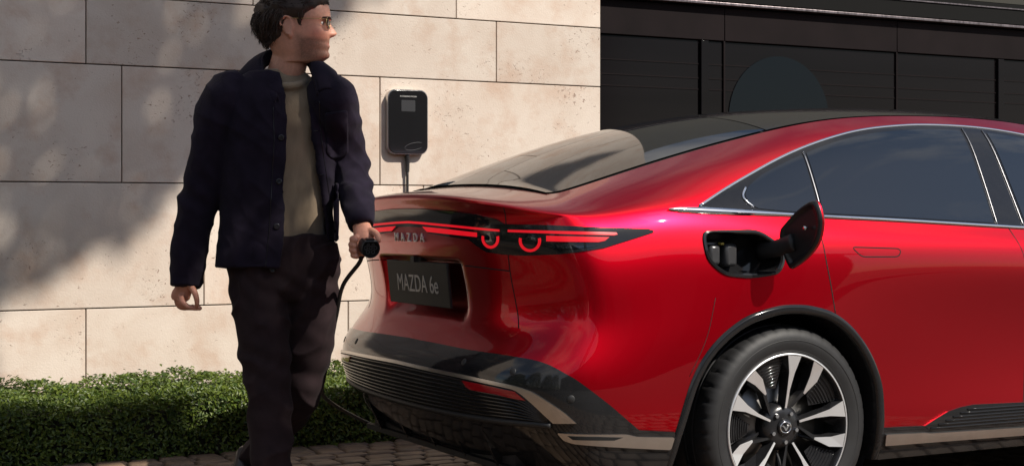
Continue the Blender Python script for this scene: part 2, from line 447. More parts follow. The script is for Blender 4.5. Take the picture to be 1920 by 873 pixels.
bmesh.ops.recalc_face_normals(bm, faces=bm.faces); bm.to_mesh(bod.data); bm.free()
bod.data.polygons.foreach_set('use_smooth', [True]*len(bod.data.polygons))
# ---- floor pan and wheel wells
v, f = join([box(2.45, 0, .215, 3.9, 1.62, .03), box(2.55, 0, .45, 1.9, 1.55, .45)])
mesh('floor_pan', v, f, M_MAT, car, smooth=False)
for wx in (RWX, FWX):
    for sg in (-1, 1):
        pf = [(.02, .52), (.30, .52), (.385, .56), (.405, .62), (.408, .87)]
        v, f = lathe([(r, h) for r, h in pf], 40); v = [(wx+a, sg*b, WZ+.015+c) for a, b, c in v]
        o = mesh('wheel_arch_liner', v, f, M_MAT, car); o.data.materials[0] = M_MAT
# ---- arch mouldings
for dx in (0, WBASE):
    for sg in (-1, 1):
        V, Fc = [], []; prof = [(0, .0005), (.003, .006), (.010, .009), (.024, .007), (.031, .001), (.033, -.02), (.040, -.10)]
        k = len(prof); m = len(ARCHS)
        for i, (x, z) in enumerate(ARCHS):
            t = arc[min(i+1, m-1)]-arc[max(i-1, 0)]; nn = np.array([t[1], -t[0]])/np.linalg.norm(t)
            for u, w in prof:
                x2, z2 = x+nn[0]*u+dx, max(z+nn[1]*u, .205)
                q = hit_side(x2, z2); p = q[0] if q else Vector((x2, -.9, z2))
                V.append((p.x, (p.y-w)*(-sg), p.z))
        for i in range(m-1):
            for j in range(k-1): Fc.append((i*k+j, (i+1)*k+j, (i+1)*k+j+1, i*k+j+1))
        o = mesh('arch_moulding', V, Fc, M_BLK, car); fixn(o)
# ---- lower bumper cladding, strip, grille
CLAD = [(.0, .627), (.089, .624), (.25, .621), (.393, .616), (.52, .614), (.634, .609), (.69, .603), (.736, .591), (.78, .570), (.825, .542), (.903, .473), (.988, .380), (1.087, .366)]
clad = patch('bumper_cladding', [tuple(p) for p in spline(CLAD[:-1], 4)]+[CLAD[-1], (1.087, .35), (1.05, .215), (.95, .215), (.6, .245), (.3, .245), (.0, .245)], 'd', M_BLK, car, .006, .014, .022, cross=True)
STRU = [(.0, .548), (.123, .546), (.25, .543), (.412, .538), (.56, .529), (.645, .518), (.697, .500), (.769, .456), (.813, .414)]
STRL = [(.0, .537), (.124, .535), (.25, .532), (.412, .527), (.56, .517), (.624, .507), (.682, .469), (.743, .414)]
silver = patch('silver_strip', [tuple(p) for p in spline(STRU, 4)]+[tuple(p) for p in spline(STRL, 4)][::-1], 'd', M_SLV, car, .013, .012, .012, cross=True)
GRB = [(.0, .405), (.2, .406), (.394, .409), (.55, .413), (.67, .415), (.738, .412)]
gr_u = np.array([tuple(p) for p in spline(STRL, 8)]); gr_l = np.array([tuple(p) for p in spline(GRB, 8)])
gback = patch('grille_panel', [tuple(p) for p in spline(STRL, 4)]+[tuple(p) for p in spline(GRB, 4)][::-1], 'd', M_GAP, car, .008, .004, .02, cross=True)
for k in range(9):
    t = (k+.55)/9.2
    ln = []
    for a in np.linspace(.0, .725, 40):
        zu = np.interp(a, gr_u[:, 0], gr_u[:, 1]); zl = np.interp(a, gr_l[:, 0], gr_l[:, 1])
        if zu-zl > .012: ln.append((a, zu+(zl-zu)*t))
    strip('slat', online(ln, 'd', .006, .03, cross=True, smooth=False), .0068, M_BLK, gback, .007, both=False)
strip('lower_lip', online([(.0, .395), (.2, .396), (.394, .399), (.55, .403), (.67, .406), (.735, .405)], 'd', .004, .03, cross=True), .02, M_MAT, car, .016, both=False)
patch('reflector', [(.392, .521), (.463, .519), (.615, .507), (.655, .482), (.60, .486), (.534, .493), (.428, .496), (.410, .503)], 'd', M_RFL, car, .014, .008, .012)
tr = patch('lower_trim', [(.752, .383), (.772, .358), (.80, .348), (1.071, .309), (1.084, .350), (.977, .361), (.95, .371), (.85, .377)], 'd', M_SLV, car, .012, .010, .012, rnd=.008)
patch('trim_slot', [(.785, .3745), (.80, .362), (.915, .354), (.94, .362), (.87, .369)], 'd', M_GAP, car, .0135, .004, .01)
# diffuser with fins
v, f = join([box(.33, 0, .222, .30, 1.30, .02), box(.215, 0, .315, .04, 1.2, .16)])
dif = mesh('diffuser', v, f, M_MAT, car, smooth=False)
for y in (-.50, -.25, .0, .25, .50):
    v, f = prism([(.10, .385), (.155, .385), (.36, .22), (.18, .225)], y-.006, y+.006, lambda a, b, h: (a, h, b))
    mesh('fin', v, f, M_BLK, dif, smooth=False)
# ---- tail lamp panel across the rear
band = [(.0, 1.098), (.15, 1.097), (.289, 1.089), (.42, 1.079), (.507, 1.062), (.541, 1.045), (.702, 1.042), (.874, 1.033), (1.000, 1.029), (1.016, 1.024), (1.019, 1.017), (.972, 1.0), (.88, .968), (.80, .954), (.742, .948), (.62, .942), (.535, .944), (.461, .951), (.422, .970), (.384, .992), (.28, 1.000), (.178, 1.010), (.133, 1.030), (.0, 1.034)]
lampp = patch('tail_lamp', band, 'd', M_BLK, car, .004, .010, .014, cross=True)
def led(poly, cross=False): patch('light_bar', poly, 'd', M_LED, lampp, .0065, .004, .008, both=not cross, cross=cross)
led([(.0, 1.0545), (.131, 1.050), (.30, 1.041), (.522, 1.027), (.522, 1.0195), (.30, 1.033), (.131, 1.042), (.0, 1.0465)], True)
led([(.556, 1.0265), (.70, 1.0235), (.91, 1.0165), (.915, 1.010), (.905, 1.007), (.70, 1.0145), (.556, 1.0185)])
led([(.140, 1.033), (.26, 1.027), (.425, 1.0155), (.425, 1.001), (.26, 1.010), (.168, 1.015)])
led([(.700, 1.0075), (.892, 1.0015), (.880, .990), (.862, .986), (.700, .9895)])
for a0, z0, ra, rz in ((.640, .991, .041, .036), (.484, .997, .037, .033)):
    ang = [R(t) for t in range(165, 376, 10)]
    led([(a0+ra*math.cos(t), z0+rz*math.sin(t)) for t in ang]+[(a0+(ra-.0095)*math.cos(t), z0+(rz-.009)*math.sin(t)) for t in reversed(ang)])
    patch('lens', [(a0+(ra-.017)*math.cos(t), z0+(rz-.013)*math.sin(t)) for t in [2*math.pi*i/20 for i in range(20)]], 'd', M_GLS, lampp, .006, .004, .01)
patch('lens_rib', [(.70, .978), (.86, .974), (.80, .966), (.70, .968)], 'd', M_GLS, lampp, .006, .004, .01)
# ---- shut lines
def gap(pts, dom, w=.0045, both=True, smooth=True): strip('shut_line', online(pts, dom, .0002, .015, smooth=smooth), w, M_GAP, car, .0006, both)
gap([(.545, 1.10), (.545, 1.043), (.548, .992), (.55, .938), (.554, .867), (.566, .796), (.577, .743), (.584, .70)], 'd')
gap([(.269, .905), (.40, .898), (.551, .889)], 'd')
gap([(1.222, 1.062), (1.228, .932), (1.248, .83), (1.268, .733)], 's')
gap([(2.155, 1.03), (2.19, .85), (2.20, .60), (2.19, .40), (2.17, .32)], 's')
gap([(3.42, .95), (3.46, .75), (3.44, .55), (3.40, .42)], 's')
gap([(.66, .545), (.73, .67), (.77, .80)], 's', .0022)
hl = [(1.349, .9625), (1.565, .955), (1.574, .944), (1.558, .926), (1.390, .928)]
for d_ in (0, .95):
    q = [tuple(p) for p in rounded([(x+d_, z-d_*.03) for x, z in hl], .018, 4)]
    gap(q+[q[0]], 's', .0042, smooth=False)
# ---- side glazing
DTOP = [(.735, 1.096), (.774, 1.112), (.89, 1.163), (1.013, 1.212), (1.16, 1.268), (1.302, 1.315), (1.463, 1.358), (1.611, 1.388), (1.778, 1.408), (1.963, 1.419), (2.229, 1.416), (2.479, 1.392), (2.75, 1.345), (3.0, 1.277), (3.25, 1.185), (3.45, 1.09), (3.60, 1.005)]
dt = [tuple(p) for p in spline(DTOP, 4)]
BELTL = [(.735, 1.092), (.918, 1.083), (1.259, 1.068), (1.652, 1.052), (2.24, 1.024), (2.8, .998), (3.3, .975), (3.60, .965)]
daylight = patch('window_surround', dt+[tuple(p) for p in spline(BELTL, 4)][::-1], 's', M_BLK, car, .0015, .008, .03)
def under(x, d): return np.interp(x, [p[0] for p in dt], [p[1] for p in dt])-d
def belt(x, d=.012): return np.interp(x, [p[0] for p in BELTL], [p[1] for p in BELTL])+d
q = [(.962, 1.118), (.957, 1.140), (.985, 1.170)]+[(x, under(x, .020)) for x in (1.06, 1.13, 1.21, 1.283)]+[(1.250, belt(1.25)), (1.10, belt(1.10)), (.990, belt(.99)+.004)]
patch('quarter_window', q, 's', M_GLS, car, .0035, .006, .02, rnd=.012)
q = [(1.305, under(1.305, .020))]+[(x, under(x, .018)) for x in np.linspace(1.38, 2.12, 12)]+[(2.085, belt(2.085))]+[(x, belt(x)) for x in np.linspace(1.95, 1.40, 5)]+[(1.272, belt(1.272))]
patch('rear_door_window', q, 's', M_GLS, car, .0035, .006, .03, rnd=.006)
q = [(2.262, under(2.262, .018))]+[(x, under(x, .018)) for x in np.linspace(2.36, 3.30, 12)]+[(3.36, belt(3.36))]+[(x, belt(x)) for x in np.linspace(3.2, 2.40, 6)]+[(2.255, belt(2.255))]
patch('front_door_window', q, 's', M_GLS, car, .0035, .006, .03, rnd=.006)
ch = online([(.632, 1.091), (.70, 1.091), (.918, 1.083), (1.259, 1.068), (1.652, 1.052), (2.24, 1.024), (2.8, .998), (3.3, .975), (3.55, .963)], 's', .001, .02)
# chrome belt moulding: thicker towards its rear tip
def chrome(sg):
    V, Fc = [], []; m = len(ch)
    for i, (p, n) in enumerate(ch):
        x = p.x; w = .012+.014*math.exp(-((x-.82)/.22)**2); w *= min(1, .15+(x-.63)/.06) if x < .69 else 1
        t = (ch[min(i+1, m-1)][0]-ch[max(i-1, 0)][0]).normalized(); a = n.cross(t).normalized()
        if a.z < 0: a = -a
        for u, hgt in ((-.5, 0), (-.44, .007), (0, .010), (.4, .007), (.5, 0)): 
            qv = p+a*u*w+n*hgt; V.append((qv.x, qv.y*sg, qv.z))
    for i in range(m-1):
        for j in range(4): Fc.append((i*5+j, (i+1)*5+j, (i+1)*5+j+1, i*5+j+1))
    fixn(mesh('belt_moulding', V, Fc, M_CHR, car))
chrome(1); chrome(-1)
strip('window_moulding', online(dt[3:], 's', .001, .03, smooth=False), .009, M_CHR, car, .006)
strip('window_divider', online([(1.294, under(1.294, .012)), (1.262, belt(1.262, .002))], 's', .003, .02, smooth=False), .007, M_DLN, car, .0025)
strip('window_divider', online([(2.140, under(2.14, .010)), (2.100, belt(2.10, .0))], 's', .003, .02, smooth=False), .005, M_DLN, car, .0025)
strip('window_divider', online([(2.245, under(2.245, .010)), (2.238, belt(2.238, .0))], 's', .003, .02, smooth=False), .005, M_DLN, car, .0025)
strip('quarter_edge', online([(.975, 1.101), (.952, 1.122), (.950, 1.142), (.975, 1.168)], 's', .003, .01), .007, M_CHR, car, .004)
# ---- sill
patch('sill_cladding', [(1.500, .322), (1.60, .320), (1.689, .316), (1.75, .316), (3.40, .30), (3.55, .30), (3.55, .205), (1.500, .205)], 's', M_BLK, car, .006, .012, .03)
patch('sill_strip', [(1.508, .299), (1.69, .293), (1.72, .289), (2.2, .280), (3.4, .275), (3.4, .248), (2.2, .250), (1.70, .256), (1.512, .258)], 's', M_SLV, car, .013, .012, .02, rnd=.006)
insert = patch('sill_insert', [(1.690, .316), (1.74, .338), (1.80, .361), (1.86, .373), (1.93, .379), (2.2, .372), (2.9, .360), (3.2, .352), (3.35, .30), (3.30, .290), (2.2, .285), (1.73, .294)], 's', M_BLK, car, .008, .008, .02)
for k in range(6):
    z0 = .306+k*.0115
    strip('slat', online([(1.72+k*.035, z0), (2.2, z0-.002), (2.9, z0-.010), (3.2, z0-.014)], 's', .007, .05, smooth=False), .006, M_BLK, insert, .006)
# ---- plate, letters, camera, parking sensors
plate = bbox('number_plate', (.118, 0, .826), (.012, .525, .160), M_PLT, car, .003)
plate.rotation_euler = (0, R(-6), 0); plate.location = (.0, 0, 0)
pm = Matrix.Rotation(R(-6), 4, 'Y'); 
for v in plate.data.vertices: v.co = Vector((v.co.x-.118, v.co.y, v.co.z-.826))
plate.location = (.112, -.004, .826)
def rearface(o, x, y, z, tilt=0):
    o.matrix_local = Matrix.Translation((x, y, z)) @ Matrix.Rotation(tilt, 4, 'Y') @ Matrix(((0, 0, -1, 0), (-1, 0, 0, 0), (0, 1, 0, 0), (0, 0, 0, 1)))
t_ = txt('MAZDA 6e', .090, M_PLL, 'plate_lettering', plate, .001, .84, 1.0)
t_.matrix_local = Matrix.Translation((-.0065, 0, -.004)) @ Matrix(((0, 0, -1, 0), (-1, 0, 0, 0), (0, 1, 0, 0), (0, 0, 0, 1)))
for i, ch_ in enumerate('MAZDA'):
    y = .115-i*.0565; q = hit_rear(y, .992)
    t_ = txt(ch_, .046, M_BDG, 'badge_letter', car, .0025, 1.0)
    zz_ = q[1]; xx_ = Vector((0, -1, 0)); xx_ = (xx_-zz_*xx_.dot(zz_)).normalized(); yy_ = zz_.cross(xx_)
    mt = Matrix((xx_, yy_, zz_)).transposed().to_4x4(); mt.translation = q[0]+zz_*.0035; t_.matrix_local = mt
q = hit_rear(0, .915)
v, f = join([box(q[0].x+.01, 0, .918, .05, .09, .022), box(q[0].x-.018, 0, .914, .02, .028, .02)]); mesh('rear_camera', v, f, M_MAT, car, smooth=False)
for a, z in ((.385, .578), (.60, .566), (.80, .490)):
    h0 = hit_diag(a, z)
    if h0:
        ring = []
        for r_, u in ((.0, .0075), (.011, .0075), (.0125, .0065), (.0135, .0)): ring.append((r_, u))
        v, f = lathe(ring, 16, 'z'); Mx = h0[1].to_track_quat('Z', 'Y').to_matrix().to_4x4(); Mx.translation = h0[0]
        for sg in (1, -1):
            vv = [Mx @ Vector(p) for p in v]; mesh('parking_sensor', [(p.x, p.y*sg, p.z) for p in vv], f, M_MAT, car)
# ---- charging socket recess and open flap
def ring3(d, depth):
    P = [tuple(p) for p in rounded(FUEL, .03, 5)]; A = inset(P, d); out = []
    for x, z in A:
        h0 = hit_side(x, z); out.append(Vector((x, h0[0].y+depth, z)))
    return out
loops = [ring3(-.004, -.0005), ring3(-.003, -.005), ring3(.006, -.006), ring3(.012, -.001), ring3(.014, .05), ring3(.018, .095)]
n = len(loops[0]); V = [p for l in loops for p in l]
Fc = [(i*n+k, i*n+(k+1) % n, (i+1)*n+(k+1) % n, (i+1)*n+k) for i in range(len(loops)-1) for k in range(n)]+[tuple((len(loops)-1)*n+k for k in range(n))]
well = mesh('charging_recess', V, Fc, M_BLK, car); sharp(well, 40); fixn(well)
yb = loops[-1][0].y
for x0, x1, z0, z1 in ((.79, .835, .905, .975), (.855, .905, .900, .978)):
    bbox('socket_cover', ((x0+x1)/2, yb-.03, (z0+z1)/2), (x1-x0, .05, z1-z0), M_SOC, well, .012)
bbox('yellow_tab', (.846, yb-.04, .978), (.014, .02, .008), M_YEL, well, .002)
FLP = [(1.037, -1.096, 1.118), (1.040, -1.128, 1.120), (1.042, -1.149, 1.082), (1.042, -1.152, 1.035), (1.040, -1.133, .982), (1.036, -1.083, .934), (1.029, -1.019, .897), (1.027, -1.003, .901), (1.024, -.985, .932), (1.022, -.965, .983), (1.022, -.965, 1.022), (1.025, -.987, 1.046), (1.031, -1.041, 1.089)]
fp = spline(FLP, 4, True); fc = fp.mean(0)
def flap_ring(k, dx): return [Vector((fc[0]+(p[0]-fc[0])+dx, fc[1]+(p[1]-fc[1])*k, fc[2]+(p[2]-fc[2])*k)) for p in fp]
L = [flap_ring(.70, -.004), flap_ring(.80, -.005), flap_ring(.84, -.010), flap_ring(.95, -.011), flap_ring(.985, -.007), flap_ring(1.0, 0)]
n = len(fp); V = [p for l in L for p in l]; Fc = [(i*n+k, i*n+(k+1) % n, (i+1)*n+(k+1) % n, (i+1)*n+k) for i in range(len(L)-1) for k in range(n)]+[tuple(range(n-1, -1, -1))]
flap = mesh('charging_flap', V, Fc, M_MAT, car); flap.data.materials[0] = vary(pmat('flap_lining', (.010, .010, .011), .28), 30, .1)
L = [flap_ring(1.0, 0), flap_ring(1.012, .004), flap_ring(.99, .010), flap_ring(.6, .014), flap_ring(.0, .015)]
V = [p for l in L for p in l]; Fc = [(i*n+k, i*n+(k+1) % n, (i+1)*n+(k+1) % n, (i+1)*n+k) for i in range(len(L)-1) for k in range(n)]
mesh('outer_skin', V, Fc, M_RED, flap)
v, f = join([tube(spline([(1.0, -.87, .955), (1.012, -.94, .960), (1.018, -.985, .972), (1.020, -1.03, .985)], 5), [(.016, .030)]*16, 10)])
mesh('hinge_arm', v, f, M_MAT, flap)
v, f = tube([(1.025, -1.095, 1.032), (1.012, -1.095, 1.032)], .006, 10); mesh('latch_pin', v, f, M_CHR, flap)
# ---- roof, rear glass, windscreen
rail = S[:, -1]
rs = rail[(np.arange(NU) >= 14*4)]; rs = rs[rs[:, 0] < 3.86]; rs = rs[np.argsort(rs[:, 0])]
def rail_y(x): return -np.interp(x, rs[:, 0], rs[:, 1])
def rail_z(x): return np.interp(x, rs[:, 0], rs[:, 2])
CP = np.array([(.275, 1.184), (.5, 1.268), (.75, 1.350), (1.0, 1.420), (1.33, 1.475), (1.6, 1.499), (2.0, 1.515), (2.45, 1.512), (2.9, 1.462), (3.3, 1.345), (3.7, 1.165), (3.92, 1.05)])
cfit = np.polynomial.Polynomial.fit(CP[:, 0], CP[:, 1], 6)
def base_x(q): return .278+.035*abs(q)**2.5
def topz(x, q):
    zr = rail_z(np.maximum(x, .34)) if np.ndim(x) else rail_z(max(x, .34))
    k = 1-abs(q)**2.2
    zz = zr+(cfit(x)-zr)*k
    return zz
def top_sheet(name, x0, x1, mat, q1=.985, off=0, nx=50, nq=24, edge=None, rear=False):
    V, Fc = [], []
    for i in range(nx+1):
        for j in range(nq+1):
            q = -q1+2*q1*j/nq
            xa = (base_x(q)+x0) if rear else x0
            x = xa+(x1-xa)*i/nx
            V.append((x, q*(rail_y(max(x, .33))), topz(x, q)+off))
    for i in range(nx):
        for j in range(nq): Fc.append((i*(nq+1)+j, (i+1)*(nq+1)+j, (i+1)*(nq+1)+j+1, i*(nq+1)+j+1))
    o = mesh(name, V, Fc, mat, car); fixn(o); return o
top_sheet('roof_frame', -.01, 3.80, M_GAP, 1.0, -.008, 90, 24, rear=True)
top_sheet('rear_window', .006, 1.22, M_RGL, .972, .001, rear=True)
top_sheet('roof_panel', 1.227, 2.92, M_BLK, .975, .001)
top_sheet('windscreen', 2.927, 3.78, M_GLS, .97, .001)
# ---- wheels
def make_wheel():
    w = bpy.data.objects.new('wheel', None); lnk(w, car)
    # tyre: outer side at -y
    pr = [(.252, -.095), (.262, -.108), (.285, -.116), (.312, -.117), (.330, -.108), (.3405, -.097), (.3475, -.080), (.3495, -.05), (.3495, -.044), (.341, -.042), (.341, -.034), (.3505, -.032), (.351, .0), (.342, .002), (.342, .010), (.3505, .012), (.350, .06), (.346, .085), (.330, .108), (.285, .116), (.252, .10)]
    N = 240; m = len(pr); V, Fc = [], []
    for i in range(N):
        a = 2*math.pi*i/N
        for j, (r_, h_) in enumerate(pr):
            g = 0
            if (i % 6) == 0 and r_ > .336 and j in (5, 6, 7, 12): g = .0045
            V.append(((r_-g)*math.cos(a), h_, (r_-g)*math.sin(a)))
    for i in range(N):
        for j in range(m-1): Fc.append((i*m+j, ((i+1) % N)*m+j, ((i+1) % N)*m+j+1, i*m+j+1))
    ty = mesh('tyre', V, Fc, M_TYR, w); fixn(ty); sharp(ty, 30)
    for r_, wd in ((.300, .0016), (.262, .0022)):
        v, f = lathe([(r_, -.1165 if r_ > .28 else -.108), (r_+wd, -.1185 if r_ > .28 else -.1105), (r_+2*wd, -.1165 if r_ > .28 else -.109)], 96); mesh('sidewall_ring', v, f, M_TYR, ty)
    v, f = lathe([(.256, -.100), (.256, -.108), (.2505, -.110), (.246, -.104), (.238, -.075), (.232, .03), (.232, .10)], 96); o = mesh('rim', v, f, M_RIM, w); fixn(o)
    v, f = lathe([(.2565, -.1005), (.2567, -.1086), (.2512, -.1105), (.2500, -.1095)], 96); mesh('rim_flange', v, f, M_MCH, o)
    v, f = lathe([(.02, -.02), (.235, -.01)], 48); mesh('brake_shield', v, f, M_MAT, w)
    v, f = lathe([(.03, -.03), (.175, -.03), (.178, -.022)], 48); mesh('brake_disc', v, f, vary(pmat('brake_steel', (.25, .24, .23), .4, 1), 20, .1), w)
    v, f = lathe([(.0, -.082), (.040, -.082), (.058, -.078), (.075, -.070), (.085, -.045), (.085, -.02)], 40); mesh('hub', v, f, M_RIM, w)
    cp = mesh('centre_cap', *lathe([(.0, -.091), (.026, -.091), (.0295, -.088), (.030, -.08)], 32), M_BLK, w)
    v, f = lathe([(.0205, -.0912), (.0215, -.0930), (.0235, -.0930), (.0245, -.0912)], 36); v = [(x, y, z*.82) for x, y, z in v]; mesh('emblem_ring', v, f, M_CHR, cp)
    wing = [(-.021, .006), (-.012, .008), (-.005, .0035), (0, -.004), (.005, .0035), (.012, .008), (.021, .006), (.014, .004), (.008, -.002), (.003, -.0105), (0, -.012), (-.003, -.0105), (-.008, -.002), (-.014, .004)]
    v, f = prism(wing, -.0912, -.0932, lambda a, b, h: (a, h, b)); mesh('emblem_wing', v, f, M_CHR, cp, smooth=False)
    def pol(r_, a, y): return Vector((r_*math.cos(R(a)), y, r_*math.sin(R(a))))
    for k in range(5):
        A = 86+72*k
        # long blade: narrow at the hub, flaring to the rim; machined face over black sides
        pts = [(.066, -3.5, -.083), (.066, 3.0, -.083), (.13, 2.0, -.092), (.19, 2.0, -.100), (.2495, 4.6, -.1065), (.2495, -8.5, -.1065), (.19, -5.2, -.100), (.13, -2.8, -.092)]
        top = [pol(r_, A+a, y) for r_, a, y in pts]; n = len(top)
        body = [pol(r_*(1 if i not in (4, 5) else 1.0), A+a*2.1-1.0, -.045+(.0 if r_ < .1 else -.02*(r_-.1)/.15)) for i, (r_, a, y) in enumerate(pts)]
        sp = mesh('spoke', top+body, [tuple(range(n))]+[(i, (i+1) % n, n+(i+1) % n, n+i) for i in range(n)], M_RIM, w, smooth=False); fixn(sp)
        fcn = [p+Vector((0, -.0026, 0)) for p in top]
        mesh('machined_face', fcn+[p+Vector((0, .0006, 0)) for p in top], [tuple(range(n))]+[(i, (i+1) % n, n+(i+1) % n, n+i) for i in range(n)], M_MCH, sp, smooth=False)
        # short blade rooted at the rim
        pts = [(.140, -35.5, -.080), (.140, -32.5, -.080), (.200, -27.0, -.093), (.2495, -22.0, -.1065), (.2495, -33.0, -.1065), (.200, -37.0, -.095)]
        top = [pol(r_, A+a, y) for r_, a, y in pts]; n = len(top)
        body = [pol(max(r_-.012, .06), A+a, -.05) for r_, a, y in pts]; body[0] = pol(.085, A-40, -.05); body[1] = pol(.085, A-36, -.05)
        sp = mesh('short_spoke', top+body, [tuple(range(n))]+[(i, (i+1) % n, n+(i+1) % n, n+i) for i in range(n)], M_RIM, w, smooth=False); fixn(sp)
        fcn = [p+Vector((0, -.0026, 0)) for p in top]
        mesh('machined_face', fcn+[p+Vector((0, .0006, 0)) for p in top], [tuple(range(n))]+[(i, (i+1) % n, n+(i+1) % n, n+i) for i in range(n)], M_MCH, sp, smooth=False)
        # dark branch from the hub to the short blade
        pts = [(.066, -20, -.074), (.066, -13, -.074), (.155, -31, -.082), (.150, -36.5, -.082)]
        top = [pol(r_, A+a, y) for r_, a, y in pts]; body = [p+Vector((0, .035, 0)) for p in top]
        o = mesh('spoke_branch', top+body, [(0, 1, 2, 3)]+[(i, (i+1) % 4, 4+(i+1) % 4, 4+i) for i in range(4)], M_RIM, w, smooth=False); fixn(o)
        # ribbed insert between a short blade and the next long one
        a0, a1 = A-72+4, A-36
        pts = [pol(.135, (a0+a1)/2-5, -.066), pol(.2485, a0+1, -.086), pol(.2485, (a0+a1)/2, -.086), pol(.2485, a1-2, -.086), pol(.150, (a0+a1)/2+9, -.066)]
        ins = mesh('insert', pts, [tuple(range(5))], M_RIM, w, smooth=False)
        for t in range(9):
            r_ = .150+t*.0110; y = -.066-.02*(r_-.135)/.1135-.0015
            s0 = a0+3+max(0, (.20-r_))*150; s1 = a1-4-max(0, (.20-r_))*90
            if s1-s0 < 3: continue
            v, f = tube([pol(r_, s0+(s1-s0)*u/6, y) for u in range(7)], .0017, 5); mesh('rib', v, f, M_BLK, ins)
        p = pol(.052, A+36-72+8, -.079); v, f = tube([p, p+Vector((0, -.010, 0))], [.0085, .0075], 6); mesh('wheel_nut', v, f, M_CHR, w, smooth=False)
    return w
def copy_tree(o, parent):
    c = o.copy(); COL.objects.link(c); c.parent = parent
    for ch_ in o.children: copy_tree(ch_, c)
    return c
w0 = make_wheel(); w0.location = (RWX, -.808, WZ)
for x, y, rz, ry in ((FWX, -.808, 0, 20), (RWX, .808, 180, 40), (FWX, .808, 180, 10)):
    w_ = copy_tree(w0, car); w_.location = (x, y, WZ); w_.rotation_euler = (0, R(ry), R(rz))
# ---- simple front end
patch('headlamp', [(4.42, .74), (4.62, .715), (4.60, .67), (4.40, .68)], 's', M_GLS, car, .004, .008, .02)
v, f = join([box(4.88, 0, .36, .06, 1.1, .16)]); mesh('front_grille', v, f, M_BLK, car, smooth=False)
for sg in (-1, 1):
    v, f = tube(spline([(3.28, sg*.85, 1.0), (3.27, sg*.93, 1.03), (3.25, sg*1.0, 1.06), (3.24, sg*1.07, 1.07)], 4), [(.03, .02)]*4+[(.05, .06)]*5+[(.055, .07)]*3+[(.03, .045)], 14)
    mesh('door_mirror', v, f, M_RED, car)
